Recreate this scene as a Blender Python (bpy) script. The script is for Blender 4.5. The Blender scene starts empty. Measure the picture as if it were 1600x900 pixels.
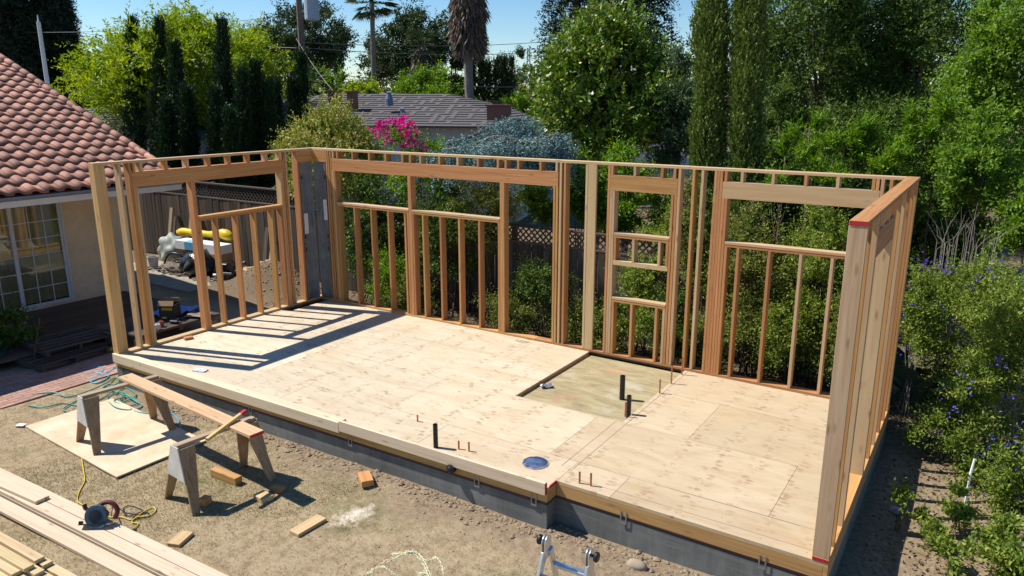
import bpy, bmesh, math, random
import numpy as np
from mathutils import Vector, Matrix

# ------------------------------------------------------------------ camera, sky, sun, exposure
scene = bpy.context.scene
COL = scene.collection
CAM_LOC = Vector((11.342, -5.985, 3.916))
YAW, PITCH, ROLL, FPX = -0.5738, 0.2475, 0.0016, 1169.3
FW = Vector((math.sin(YAW)*math.cos(PITCH), math.cos(YAW)*math.cos(PITCH), -math.sin(PITCH)))
RT = Vector((math.cos(YAW), -math.sin(YAW), 0.0))
UP = RT.cross(FW)
cam_data = bpy.data.cameras.new('camera')
cam_data.sensor_width = 36.0
cam_data.lens = FPX/1600*36.0
cam_data.clip_end = 3000.0
cam = bpy.data.objects.new('camera', cam_data)
COL.objects.link(cam)
cam.matrix_world = Matrix(((RT.x, UP.x, -FW.x, CAM_LOC.x), (RT.y, UP.y, -FW.y, CAM_LOC.y), (RT.z, UP.z, -FW.z, CAM_LOC.z), (0, 0, 0, 1)))
scene.camera = cam

SUN_TO = Vector((-2.26, -0.70, 3.0)).normalized()
world = bpy.data.worlds.new('World')
scene.world = world
world.use_nodes = True
wn = world.node_tree
bg = wn.nodes['Background']
sky = wn.nodes.new('ShaderNodeTexSky')
sky.sky_type = 'NISHITA'
sky.sun_disc = False
sky.sun_elevation = math.asin(SUN_TO.z)
sky.sun_rotation = math.atan2(SUN_TO.x, SUN_TO.y)
sky.air_density = 1.0
sky.dust_density = 0.0
sky.ozone_density = 4.5
hs_ = wn.nodes.new('ShaderNodeHueSaturation')
hs_.inputs['Saturation'].default_value = 1.22
wn.links.new(sky.outputs[0], hs_.inputs['Color'])
wn.links.new(hs_.outputs[0], bg.inputs[0])
bg.inputs[1].default_value = 0.090
sun_data = bpy.data.lights.new('sun', 'SUN')
sun_data.energy = 5.0
sun_data.angle = math.radians(0.53)
sun_data.color = (1.0, 0.96, 0.90)
sun = bpy.data.objects.new('sun', sun_data)
COL.objects.link(sun)
sun.rotation_euler = SUN_TO.to_track_quat('Z', 'Y').to_euler()
scene.view_settings.view_transform = 'Standard'
scene.view_settings.look = 'None'
scene.view_settings.exposure = 0.55
scene.view_settings.gamma = 1.0
scene.view_settings.use_curve_mapping = False
scene.render.engine = 'CYCLES'
scene.cycles.use_denoising = True
scene.cycles.max_bounces = 7
scene.cycles.diffuse_bounces = 4
scene.cycles.transparent_max_bounces = 8

GZ = -0.5                      # ground level; the deck's plywood is z = 0
random.seed(7)
rng = np.random.default_rng(11)

def at(px, py, d):
    """the point d metres ahead of the camera that the photograph shows at (px, py)"""
    return CAM_LOC + (FW + RT*((px-800)/FPX) - UP*((py-450)/FPX))*d

# ------------------------------------------------------------------ object helpers
def tag(o, label=None, cat=None, group=None, kind=None):
    if label: o['label'] = label
    if cat: o['category'] = cat
    if group: o['group'] = group
    if kind: o['kind'] = kind
    return o

def empty(name, loc=(0, 0, 0), rz=0.0, label=None, cat=None, group=None):
    o = bpy.data.objects.new(name, None)
    o.empty_display_size = 0.1
    COL.objects.link(o)
    o.location = loc
    o.rotation_euler = (0, 0, rz)
    return tag(o, label, cat, group)

def link(name, me, mat, parent=None, loc=(0, 0, 0), rot=(0, 0, 0)):
    o = bpy.data.objects.new(name, me)
    COL.objects.link(o)
    if mat is not None and len(me.materials) == 0:
        me.materials.append(mat)
    elif mat is not None and me.materials[0] != mat:
        o.material_slots[0].link = 'OBJECT'
        o.material_slots[0].material = mat
    o.parent = parent
    o.location = loc
    o.rotation_euler = rot
    return o

_boxes = {}
def boxmesh(sx, sy, sz, bev=0.003):
    k = (round(sx, 4), round(sy, 4), round(sz, 4), bev)
    if k not in _boxes:
        bm = bmesh.new()
        bmesh.ops.create_cube(bm, size=1.0)
        bmesh.ops.scale(bm, vec=(sx, sy, sz), verts=bm.verts)
        if bev and min(sx, sy, sz) > 2.5*bev:
            bmesh.ops.bevel(bm, geom=bm.edges[:], offset=bev, segments=1, affect='EDGES')
        me = bpy.data.meshes.new('box')
        bm.to_mesh(me); bm.free()
        _boxes[k] = me
    return _boxes[k]

def box(name, x0, x1, y0, y1, z0, z1, mat, parent=None, bev=0.003):
    """a box given by its limits in the parent's frame"""
    me = boxmesh(abs(x1-x0), abs(y1-y0), abs(z1-z0), bev)
    return link(name, me, mat, parent, ((x0+x1)/2, (y0+y1)/2, (z0+z1)/2))

class MB:
    """collects shapes into one mesh"""
    def __init__(s):
        s.v = []; s.f = []
    def poly(s, pts, faces):
        n = len(s.v)
        s.v += [tuple(p) for p in pts]
        s.f += [tuple(i+n for i in f) for f in faces]
        return s
    def box(s, x0, x1, y0, y1, z0, z1, M=None):
        P = [Vector((x, y, z)) for z in (z0, z1) for y in (y0, y1) for x in (x0, x1)]
        if M is not None: P = [M @ p for p in P]
        return s.poly(P, [(0, 2, 3, 1), (4, 5, 7, 6), (0, 1, 5, 4), (2, 6, 7, 3), (0, 4, 6, 2), (1, 3, 7, 5)])
    def tube(s, pts, rad, sides=8, caps=True):
        pts = [Vector(p) for p in pts]
        if not hasattr(rad, '__len__'): rad = [rad]*len(pts)
        n0 = len(s.v)
        prev = None
        for i, p in enumerate(pts):
            d = (pts[min(i+1, len(pts)-1)]-pts[max(i-1, 0)])
            d = d.normalized() if d.length > 1e-9 else Vector((0, 0, 1))
            if prev is None:
                a = d.cross(Vector((0, 0, 1)))
                if a.length < 1e-3: a = d.cross(Vector((1, 0, 0)))
            else:
                a = prev - d*prev.dot(d)
            a = a.normalized() if a.length > 1e-9 else d.orthogonal().normalized()
            prev = a
            b = d.cross(a)
            for k in range(sides):
                t = 2*math.pi*k/sides
                s.v.append(tuple(p+(a*math.cos(t)+b*math.sin(t))*rad[i]))
        for i in range(len(pts)-1):
            for k in range(sides):
                q = n0+i*sides
                s.f.append((q+k, q+(k+1) % sides, q+sides+(k+1) % sides, q+sides+k))
        if caps:
            s.f.append(tuple(n0+k for k in reversed(range(sides))))
            q = n0+(len(pts)-1)*sides
            s.f.append(tuple(q+k for k in range(sides)))
        return s
    def lathe(s, prof, sides=16, M=None):
        """prof: list of (r, z)"""
        n0 = len(s.v)
        for r, z in prof:
            for k in range(sides):
                t = 2*math.pi*k/sides
                p = Vector((r*math.cos(t), r*math.sin(t), z))
                s.v.append(tuple(M @ p if M is not None else p))
        for i in range(len(prof)-1):
            for k in range(sides):
                q = n0+i*sides
                s.f.append((q+k, q+(k+1) % sides, q+sides+(k+1) % sides, q+sides+k))
        s.f.append(tuple(n0+k for k in reversed(range(sides))))
        q = n0+(len(prof)-1)*sides
        s.f.append(tuple(q+k for k in range(sides)))
        return s
    def prism(s, outline, z0, z1, M=None):
        n = len(outline)
        P = [Vector((x, y, z)) for z in (z0, z1) for x, y in outline]
        if M is not None: P = [M @ p for p in P]
        return s.poly(P, [tuple(reversed(range(n))), tuple(range(n, 2*n))]+[(i, (i+1) % n, n+(i+1) % n, n+i) for i in range(n)])
    def mesh(s, name='mesh', smooth=False):
        me = bpy.data.meshes.new(name)
        me.from_pydata(s.v, [], s.f)
        me.update()
        if smooth:
            me.shade_smooth()
        return me
    def build(s, name, mat, parent=None, loc=(0, 0, 0), rot=(0, 0, 0), smooth=False):
        return link(name, s.mesh(name, smooth), mat, parent, loc, rot)

def curve(pts, n=8):
    """Catmull-Rom through pts"""
    P = [Vector(p) for p in pts]
    P = [P[0]*2-P[1]]+P+[P[-1]*2-P[-2]]
    out = []
    for i in range(1, len(P)-2):
        for k in range(n):
            t = k/n
            a, b, c, d = P[i-1], P[i], P[i+1], P[i+2]
            out.append(0.5*((2*b)+(c-a)*t+(2*a-5*b+4*c-d)*t*t+(3*b-a-3*c+d)*t**3))
    out.append(P[-2])
    return out

# ------------------------------------------------------------------ materials
def newmat(name):
    m = bpy.data.materials.new(name)
    m.use_nodes = True
    nt = m.node_tree
    return m, nt, nt.nodes['Principled BSDF'], nt.nodes, nt.links

def ramp(nt, fac, stops, interp='LINEAR'):
    r = nt.nodes.new('ShaderNodeValToRGB')
    r.color_ramp.interpolation = interp
    el = r.color_ramp.elements
    while len(el) < len(stops): el.new(0.5)
    for e, (p, c) in zip(el, stops):
        e.position = p
        e.color = (c[0], c[1], c[2], 1.0)
    nt.links.new(fac, r.inputs[0])
    return r.outputs[0]

def mixc(nt, fac, a, b, mode='MIX'):
    m = nt.nodes.new('ShaderNodeMix')
    m.data_type = 'RGBA'; m.blend_type = mode
    for sock, v in ((m.inputs[0], fac), (m.inputs[6], a), (m.inputs[7], b)):
        if hasattr(v, 'is_output'): nt.links.new(v, sock)
        elif isinstance(v, (int, float)): sock.default_value = v
        else: sock.default_value = (v[0], v[1], v[2], 1.0)
    return m.outputs[2]

def math_n(nt, op, a, b=None, c=None, clamp=False):
    m = nt.nodes.new('ShaderNodeMath'); m.operation = op; m.use_clamp = clamp
    for i, v in enumerate((a, b, c)):
        if v is None: continue
        if hasattr(v, 'is_output'): nt.links.new(v, m.inputs[i])
        else: m.inputs[i].default_value = v
    return m.outputs[0]

def noise(nt, vec, scale, detail=4.0, rough=0.6, distort=0.0):
    n = nt.nodes.new('ShaderNodeTexNoise')
    n.inputs['Scale'].default_value = scale
    n.inputs['Detail'].default_value = detail
    n.inputs['Roughness'].default_value = rough
    n.inputs['Distortion'].default_value = distort
    if vec is not None: nt.links.new(vec, n.inputs['Vector'])
    return n.outputs[0]

def vmap(nt, vec, scale=(1, 1, 1), loc=None):
    m = nt.nodes.new('ShaderNodeMapping')
    nt.links.new(vec, m.inputs['Vector'])
    m.inputs['Scale'].default_value = scale
    if loc is not None:
        if hasattr(loc, 'is_output'): nt.links.new(loc, m.inputs['Location'])
        else: m.inputs['Location'].default_value = loc
    return m.outputs[0]

def bump(nt, bsdf, h, strength=0.3, dist=0.01):
    b = nt.nodes.new('ShaderNodeBump')
    b.inputs['Strength'].default_value = strength
    b.inputs['Distance'].default_value = dist
    nt.links.new(h, b.inputs['Height'])
    nt.links.new(b.outputs[0], bsdf.inputs['Normal'])

def plain(name, c1, c2=None, scale=8.0, rough=0.7, bump_s=0.0, bump_scale=40.0, metal=0.0, spec=0.4, vary=0.0):
    m, nt, b, N, L = newmat(name)
    c2 = c2 or tuple(x*0.75 for x in c1)
    tc = N.new('ShaderNodeTexCoord')
    oi = N.new('ShaderNodeObjectInfo')
    off = math_n(nt, 'MULTIPLY', oi.outputs['Random'], 57.0)
    v = vmap(nt, tc.outputs['Object'], (1, 1, 1), off)
    f = noise(nt, v, scale, 5.0, 0.65)
    col = ramp(nt, f, [(0.32, c2), (0.68, c1)])
    if vary:
        hsv = N.new('ShaderNodeHueSaturation')
        mr = N.new('ShaderNodeMapRange')
        L.new(oi.outputs['Random'], mr.inputs[0])
        mr.inputs[3].default_value = 1-vary; mr.inputs[4].default_value = 1+vary
        L.new(mr.outputs[0], hsv.inputs['Value'])
        L.new(col, hsv.inputs['Color'])
        col = hsv.outputs[0]
    L.new(col, b.inputs['Base Color'])
    b.inputs['Roughness'].default_value = rough
    b.inputs['Metallic'].default_value = metal
    b.inputs['Specular IOR Level'].default_value = spec
    if bump_s:
        bump(nt, b, noise(nt, v, bump_scale, 4.0, 0.6), bump_s)
    return m

def woodmat(name, axis, light, mid, dark, vary=0.16, knots=True, rough=0.62, grain=1.0, pink=0.0):
    """sawn softwood with its grain along a local axis; every board its own tint"""
    m, nt, b, N, L = newmat(name)
    tc = N.new('ShaderNodeTexCoord')
    oi = N.new('ShaderNodeObjectInfo')
    off = math_n(nt, 'MULTIPLY', oi.outputs['Random'], 91.0)
    sc = [16.0, 16.0, 16.0]; sc[axis] = 0.55
    v = vmap(nt, tc.outputs['Object'], sc, off)
    f = noise(nt, v, 1.3*grain, 6.0, 0.62, 0.9)
    sc2 = [60.0, 60.0, 60.0]; sc2[axis] = 1.2
    f2 = noise(nt, vmap(nt, tc.outputs['Object'], sc2, off), 1.4*grain, 3.0, 0.6)
    ff = math_n(nt, 'ADD', math_n(nt, 'MULTIPLY', f, 0.72), math_n(nt, 'MULTIPLY', f2, 0.28))
    col = ramp(nt, ff, [(0.30, dark), (0.50, mid), (0.70, light)])
    if knots:
        sk = [9.0, 9.0, 9.0]; sk[axis] = 2.6
        vo = N.new('ShaderNodeTexVoronoi')
        vo.inputs['Scale'].default_value = 1.0
        vo.inputs['Randomness'].default_value = 1.0
        L.new(vmap(nt, tc.outputs['Object'], sk, off), vo.inputs['Vector'])
        k = math_n(nt, 'SMOOTH_MAX', 0.0, math_n(nt, 'SUBTRACT', 1.0, math_n(nt, 'MULTIPLY', vo.outputs['Distance'], 5.2)), 0.1, True)
        col = mixc(nt, math_n(nt, 'MULTIPLY', k, 0.75), col, (0.16, 0.07, 0.03))
    hsv = N.new('ShaderNodeHueSaturation')
    mr = N.new('ShaderNodeMapRange')
    L.new(oi.outputs['Random'], mr.inputs[0])
    mr.inputs[3].default_value = 1-vary; mr.inputs[4].default_value = 1+vary
    L.new(mr.outputs[0], hsv.inputs['Value'])
    mr2 = N.new('ShaderNodeMapRange')
    r7 = math_n(nt, 'FRACT', math_n(nt, 'MULTIPLY', oi.outputs['Random'], 7.31))
    L.new(r7, mr2.inputs[0])
    mr2.inputs[3].default_value = 0.490; mr2.inputs[4].default_value = 0.507
    L.new(mr2.outputs[0], hsv.inputs['Hue'])
    L.new(col, hsv.inputs['Color'])
    L.new(hsv.outputs[0], b.inputs['Base Color'])
    b.inputs['Roughness'].default_value = rough
    b.inputs['Specular IOR Level'].default_value = 0.3
    bump(nt, b, ff, 0.25, 0.004)
    return m

def leafmat(name, cols, trans=0.32, rough=0.55, spec=0.22):
    """leaf: its own tint per leaf ('rnd'), some light passing through"""
    m, nt, b, N, L = newmat(name)
    a = N.new('ShaderNodeAttribute'); a.attribute_name = 'rnd'
    st = [(i/(len(cols)-1), c) for i, c in enumerate(cols)]
    col = ramp(nt, a.outputs['Fac'], st)
    L.new(col, b.inputs['Base Color'])
    b.inputs['Roughness'].default_value = rough
    b.inputs['Specular IOR Level'].default_value = spec
    tr = N.new('ShaderNodeBsdfTranslucent')
    hs = N.new('ShaderNodeHueSaturation')
    hs.inputs['Value'].default_value = 1.5; hs.inputs['Saturation'].default_value = 1.1; hs.inputs['Hue'].default_value = 0.485
    L.new(col, hs.inputs['Color'])
    L.new(hs.outputs[0], tr.inputs[0])
    mx = N.new('ShaderNodeMixShader'); mx.inputs[0].default_value = trans
    L.new(b.outputs[0], mx.inputs[1]); L.new(tr.outputs[0], mx.inputs[2])
    L.new(mx.outputs[0], N['Material Output'].inputs[0])
    return m

FIR = ((0.55, 0.315, 0.135), (0.475, 0.235, 0.083), (0.33, 0.14, 0.04))
WOOD = [woodmat('fir_grain_'+a, i, *FIR) for i, a in enumerate('xyz')]
PALE = ((0.58, 0.415, 0.24), (0.52, 0.35, 0.185), (0.42, 0.255, 0.12))
PALEW = [woodmat('pale_fir_grain_'+a, i, *PALE, vary=0.08) for i, a in enumerate('xyz')]
GREYW = [woodmat('weathered_wood_'+a, i, (0.115, 0.09, 0.07), (0.078, 0.06, 0.046), (0.042, 0.032, 0.024), vary=0.4) for i, a in enumerate('xyz')]
TREATED = woodmat('treated_sill_wood', 0, (0.12, 0.075, 0.06), (0.085, 0.05, 0.042), (0.055, 0.033, 0.03), vary=0.1, knots=False)
M = {}
m, nt, b, N, L = newmat('foundation_concrete')
geo = N.new('ShaderNodeNewGeometry'); pos = geo.outputs['Position']
c_a = noise(nt, pos, 1.6, 6, 0.65); c_b = noise(nt, vmap(nt, pos, (9, 9, 0.9)), 1.0, 5, 0.7); c_c = noise(nt, vmap(nt, pos, (0.5, 0.5, 22)), 1.0, 3, 0.6)
cc = ramp(nt, math_n(nt, 'ADD', math_n(nt, 'MULTIPLY', c_a, 0.6), math_n(nt, 'MULTIPLY', c_b, 0.4)), [(0.30, (0.075, 0.078, 0.071)), (0.5, (0.135, 0.137, 0.126)), (0.70, (0.22, 0.22, 0.20))])
cc = mixc(nt, ramp(nt, c_c, [(0.54, (0, 0, 0)), (0.6, (0.14, 0.14, 0.14)), (0.66, (0, 0, 0))]), cc, (0.36, 0.355, 0.33))
vo = N.new('ShaderNodeTexVoronoi'); vo.inputs['Scale'].default_value = 16.0; L.new(pos, vo.inputs['Vector'])
cc = mixc(nt, math_n(nt, 'MULTIPLY', math_n(nt, 'LESS_THAN', vo.outputs['Distance'], 0.10), 0.6), cc, (0.07, 0.07, 0.07))
L.new(cc, b.inputs['Base Color']); b.inputs['Roughness'].default_value = 0.88
bump(nt, b, math_n(nt, 'ADD', c_a, math_n(nt, 'MULTIPLY', c_b, 0.5)), 0.25, 0.015)
M['concrete'] = m
M['steel'] = plain('galvanised_steel', (0.34, 0.36, 0.39), (0.24, 0.26, 0.29), 6, 0.42, metal=0.75)
M['aluminium'] = plain('aluminium', (0.72, 0.74, 0.76), (0.58, 0.60, 0.63), 12, 0.3, metal=0.9)
M['copper'] = plain('copper', (0.55, 0.22, 0.10), (0.34, 0.13, 0.07), 20, 0.4, metal=0.7)
M['abs'] = plain('black_plastic', (0.016, 0.016, 0.018), (0.009, 0.009, 0.01), 20, 0.4)
M['white'] = plain('white_paint', (0.78, 0.77, 0.74), (0.66, 0.65, 0.63), 5, 0.6)
M['red'] = plain('red_paint', (0.50, 0.016, 0.03), (0.32, 0.012, 0.02), 30, 0.6)
M['label'] = plain('printed_label', (0.80, 0.78, 0.78), (0.60, 0.52, 0.54), 60, 0.6)
# ------------------------------------------------------------------ ground
def smooth(a, b, x):
    t = np.clip((x-a)/(b-a), 0, 1)
    return t*t*(3-2*t)

_gn = [(rng.uniform(0, 6.28), rng.uniform(0, 6.28), k) for k in (0.7, 1.3, 2.6, 5.1, 9.3)]
def gbump(x, y):
    z = 0
    for a, b, k in _gn:
        z = z + np.sin(x*k*1.7+a+np.sin(y*k+b))*np.sin(y*k*1.3+b+np.sin(x*k*0.8+a))/k
    return z
def gz(x, y):
    x = np.asarray(x, float); y = np.asarray(y, float)
    near = smooth(-14, -9, x)*(1-smooth(15, 18, x))*smooth(-12, -9, y)*(1-smooth(9, 13, y))
    z = GZ+near*gbump(x, y)*0.012
    z = z+0.05*np.exp(-((y+0.12)/0.22)**2)*smooth(1.0, 2.5, x)*(1-smooth(10, 11, x))            # spoil along the foundation
    z = z+0.62*np.exp(-(((x+3.15)/1.0)**2+((y-5.75)/0.55)**2))                                    # heap of earth behind the left wall
    z = z-0.10*smooth(10.7, 11.0, x)*(1-smooth(11.2, 12.0, x))*smooth(-1, 1, y)*(1-smooth(6, 7, y))
    return z

def dirtmask(x, y):
    w = gbump(x*1.3+4, y*1.3)*0.22
    d = 1-smooth(-0.55, 0.0, -(y+0.62+w))                      # by the foundation
    d = np.where((x < 1.2), d*smooth(-0.2, 1.2, x), d)
    d = np.maximum(d, smooth(10.4, 10.8, x))                   # the strip on the far side
    d = np.maximum(d, smooth(3.8, 4.4, y))
    d = np.maximum(d, smooth(7.6, 9.2, x+w)*smooth(-2.2, -0.9, y+w))
    return np.clip(d, 0, 1)

xs = np.concatenate([np.linspace(-900, -60, 8), np.linspace(-50, -11, 14), np.linspace(-10, 15, 260), np.linspace(16, 60, 14), np.linspace(80, 900, 8)])
ys = np.concatenate([np.linspace(-300, -12, 8), np.linspace(-9, 10, 200), np.linspace(11, 60, 16), np.linspace(80, 1500, 10)])
gx, gy = np.meshgrid(xs, ys)
gzv = gz(gx, gy)
me = bpy.data.meshes.new('ground')
nx, ny = len(xs), len(ys)
me.from_pydata(np.stack([gx.ravel(), gy.ravel(), gzv.ravel()], 1).tolist(), [], [(j*nx+i, j*nx+i+1, (j+1)*nx+i+1, (j+1)*nx+i) for j in range(ny-1) for i in range(nx-1)])
at_ = me.attributes.new('dirt', 'FLOAT', 'POINT')
at_.data.foreach_set('value', dirtmask(gx, gy).ravel().astype(np.float32))
me.shade_smooth()
m, nt, b, N, L = newmat('dry_lawn_and_earth')
geo = N.new('ShaderNodeNewGeometry')
pos = geo.outputs['Position']
da = N.new('ShaderNodeAttribute'); da.attribute_name = 'dirt'
n1 = noise(nt, pos, 1.1, 5, 0.6); n2 = noise(nt, pos, 9.0, 6, 0.7); n3 = noise(nt, pos, 60.0, 4, 0.7)
straw = ramp(nt, n2, [(0.3, (0.205, 0.148, 0.085)), (0.5, (0.36, 0.272, 0.162)), (0.72, (0.49, 0.39, 0.25))])
green = ramp(nt, n2, [(0.3, (0.055, 0.07, 0.02)), (0.7, (0.14, 0.16, 0.05))])
lawn = mixc(nt, ramp(nt, n1, [(0.56, (0, 0, 0)), (0.72, (0.65, 0.65, 0.65))]), straw, green)
lawn = mixc(nt, math_n(nt, 'MULTIPLY', n3, 0.40), lawn, (0.10, 0.08, 0.05))
earth = ramp(nt, noise(nt, pos, 14.0, 7, 0.75), [(0.28, (0.12, 0.085, 0.055)), (0.5, (0.225, 0.165, 0.105)), (0.72, (0.33, 0.255, 0.165))])
dm = math_n(nt, 'ADD', da.outputs['Fac'], math_n(nt, 'MULTIPLY', math_n(nt, 'SUBTRACT', n2, 0.5), 1.1), clamp=True)
col = mixc(nt, dm, lawn, earth)
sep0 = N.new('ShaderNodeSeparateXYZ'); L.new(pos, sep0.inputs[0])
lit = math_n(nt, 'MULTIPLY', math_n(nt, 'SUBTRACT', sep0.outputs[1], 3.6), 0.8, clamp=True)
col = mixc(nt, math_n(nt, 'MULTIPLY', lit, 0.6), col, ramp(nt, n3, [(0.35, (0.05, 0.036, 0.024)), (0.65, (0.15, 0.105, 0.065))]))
# a spill of pale chalk powder on the lawn
sep = N.new('ShaderNodeSeparateXYZ'); L.new(pos, sep.inputs[0])
dx = math_n(nt, 'DIVIDE', math_n(nt, 'SUBTRACT', sep.outputs[0], 5.93), 0.20); dy = math_n(nt, 'DIVIDE', math_n(nt, 'SUBTRACT', sep.outputs[1], -0.80), 0.28)
rr = math_n(nt, 'SQRT', math_n(nt, 'ADD', math_n(nt, 'MULTIPLY', dx, dx), math_n(nt, 'MULTIPLY', dy, dy)))
pw = math_n(nt, 'SUBTRACT', math_n(nt, 'ADD', 0.95, math_n(nt, 'MULTIPLY', math_n(nt, 'SUBTRACT', n2, 0.5), 2.6)), rr, clamp=True)
col = mixc(nt, pw, col, (0.62, 0.54, 0.43))
L.new(col, b.inputs['Base Color'])
b.inputs['Roughness'].default_value = 0.95
b.inputs['Specular IOR Level'].default_value = 0.1
bump(nt, b, math_n(nt, 'ADD', n2, math_n(nt, 'MULTIPLY', n3, 0.6)), 0.45, 0.02)
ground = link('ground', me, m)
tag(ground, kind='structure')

# ------------------------------------------------------------------ the room addition: foundation, deck, walls
W_, D_, H_, T_ = 10.55, 4.36, 3.0, 0.14
S2 = 0.038
bld = empty('room_addition', (0, 0, GZ), 0, 'unfinished wood framed room on a plywood deck and grey concrete foundation', 'building frame')
class _P: pass
def bx(name, x0, x1, y0, y1, z0, z1, mat, bev=0.0025):
    return box(name, x0, x1, y0, y1, z0-GZ, z1-GZ, mat, bld, bev)

def yf(x): return 0.014*x          # the long front edge runs slightly askew
NX = 7.84                          # where the front steps back
def deckpoly(inset, z0, z1):
    i = inset
    o = [(i, yf(0)+i), (NX-i, yf(NX)+i), (NX-i, 0.30+i), (W_-i, 0.30+i), (W_-i, D_-i), (i, D_-i)]
    return MB().prism(o, z0-GZ, z1-GZ)
fo = deckpoly(0.012, -1.0, -0.212).build('concrete_foundation', M['concrete'], bld)
deckpoly(0.016, -0.211, -0.172).build('sill_plate', TREATED, bld)
RIMX = woodmat('rim_joist_wood', 0, (0.56, 0.36, 0.15), (0.47, 0.27, 0.10), (0.34, 0.17, 0.06), vary=0.1)
RIMY = woodmat('rim_joist_wood_side', 1, (0.56, 0.36, 0.15), (0.47, 0.27, 0.10), (0.34, 0.17, 0.06), vary=0.1)
ang = math.atan(0.014)
def skew(name, x0, x1, yo0, yo1, z0, z1, mat):
    """a member along the askew front edge, yo measured from that edge"""
    me = boxmesh(x1-x0, yo1-yo0, z1-z0, 0.003)
    xm = (x0+x1)/2
    return link(name, me, mat, bld, (xm, yf(xm)+(yo0+yo1)/2, (z0+z1)/2-GZ), (0, 0, ang))
skew('rim_joist', 0.002, NX-0.002, 0.0, 0.038, -0.170, -0.0295, RIMX)
bx('rim_joist', NX+0.0, W_-0.042, 0.300, 0.338, -0.170, -0.0295, RIMX)
bx('rim_joist', NX-0.038, NX, 0.152, 0.298, -0.170, -0.0295, RIMY)
bx('rim_joist', W_-0.040, W_, 0.30, D_, -0.170, -0.0295, RIMY)
bx('rim_joist', 0, 0.038, 0.042, D_-0.04, -0.170, -0.0295, RIMY)
bx('rim_joist', 0.0, W_-0.042, D_-0.038, D_, -0.170, -0.0295, RIMX)
deckpoly(0.045, -0.19, -0.068).build('joist_bay_floor', GREYW[0], bld)

# plywood material: peeled veneer, nail lines over the joists, boot scuffs
m, nt, b, N, L = newmat('plywood_deck')
geo = N.new('ShaderNodeNewGeometry'); pos = geo.outputs['Position']
oi = N.new('ShaderNodeObjectInfo')
off = math_n(nt, 'MULTIPLY', oi.outputs['Random'], 37.0)
g1 = noise(nt, vmap(nt, pos, (0.7, 2.6, 3.0), off), 1.2, 6, 0.60, 1.6)
g2 = noise(nt, vmap(nt, pos, (2.2, 46.0, 9.0), off), 1.0, 3, 0.6)
ply = ramp(nt, math_n(nt, 'ADD', math_n(nt, 'MULTIPLY', g1, 0.75), math_n(nt, 'MULTIPLY', g2, 0.25)), [(0.26, (0.435, 0.325, 0.20)), (0.48, (0.525, 0.425, 0.295)), (0.72, (0.59, 0.50, 0.365))])
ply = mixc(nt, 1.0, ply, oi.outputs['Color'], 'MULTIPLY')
# large soft stains
ply = mixc(nt, ramp(nt, noise(nt, pos, 0.8, 3, 0.6), [(0.55, (0, 0, 0)), (0.75, (0.35, 0.35, 0.35))]), ply, (0.50, 0.34, 0.16))
# scuffs: short marks in bands that follow the joists
sep = N.new('ShaderNodeSeparateXYZ'); L.new(pos, sep.inputs[0])
band = math_n(nt, 'ABSOLUTE', math_n(nt, 'SUBTRACT', math_n(nt, 'FRACT', math_n(nt, 'DIVIDE', sep.outputs[0], 0.406)), 0.5))
band = math_n(nt, 'SUBTRACT', 1.0, math_n(nt, 'MULTIPLY', band, 2.6), clamp=True)
vo = N.new('ShaderNodeTexVoronoi'); vo.inputs['Scale'].default_value = 1.0
L.new(vmap(nt, pos, (8.5, 15.0, 1.0)), vo.inputs['Vector'])
dist = noise(nt, pos, 26.0, 3, 0.6)
mk = math_n(nt, 'SUBTRACT', 0.425, math_n(nt, 'ADD', vo.outputs['Distance'], math_n(nt, 'MULTIPLY', math_n(nt, 'SUBTRACT', dist, 0.5), 0.55)), clamp=True)
mk = math_n(nt, 'MULTIPLY', mk, 7.0, clamp=True)
patch = ramp(nt, noise(nt, pos, 0.9, 3, 0.6), [(0.36, (0.22, 0.22, 0.22)), (0.55, (1, 1, 1))])
mk = math_n(nt, 'MULTIPLY', math_n(nt, 'MULTIPLY', mk, band), patch)
ply = mixc(nt, math_n(nt, 'MULTIPLY', mk, 0.72), ply, (0.28, 0.17, 0.09))
vn = N.new('ShaderNodeTexVoronoi'); vn.inputs['Scale'].default_value = 5.5
L.new(pos, vn.inputs['Vector'])
nm = math_n(nt, 'LESS_THAN', vn.outputs['Distance'], 0.05)
ply = mixc(nt, math_n(nt, 'MULTIPLY', nm, 0.6), ply, (0.12, 0.08, 0.05))
ndx = math_n(nt, 'MULTIPLY', math_n(nt, 'SUBTRACT', math_n(nt, 'FRACT', math_n(nt, 'DIVIDE', sep.outputs[0], 0.406)), 0.5), 0.406)
ndy = math_n(nt, 'MULTIPLY', math_n(nt, 'SUBTRACT', math_n(nt, 'FRACT', math_n(nt, 'DIVIDE', sep.outputs[1], 0.152)), 0.5), 0.152)
nd = math_n(nt, 'SQRT', math_n(nt, 'ADD', math_n(nt, 'MULTIPLY', ndx, ndx), math_n(nt, 'MULTIPLY', ndy, ndy)))
ply = mixc(nt, math_n(nt, 'MULTIPLY', math_n(nt, 'LESS_THAN', nd, 0.008), 0.55), ply, (0.16, 0.11, 0.07))
L.new(ply, b.inputs['Base Color'])
b.inputs['Roughness'].default_value = 0.6
b.inputs['Specular IOR Level'].default_value = 0.3
bump(nt, b, math_n(nt, 'SUBTRACT', g1, mk), 0.25, 0.006)
PLY = m

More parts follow.
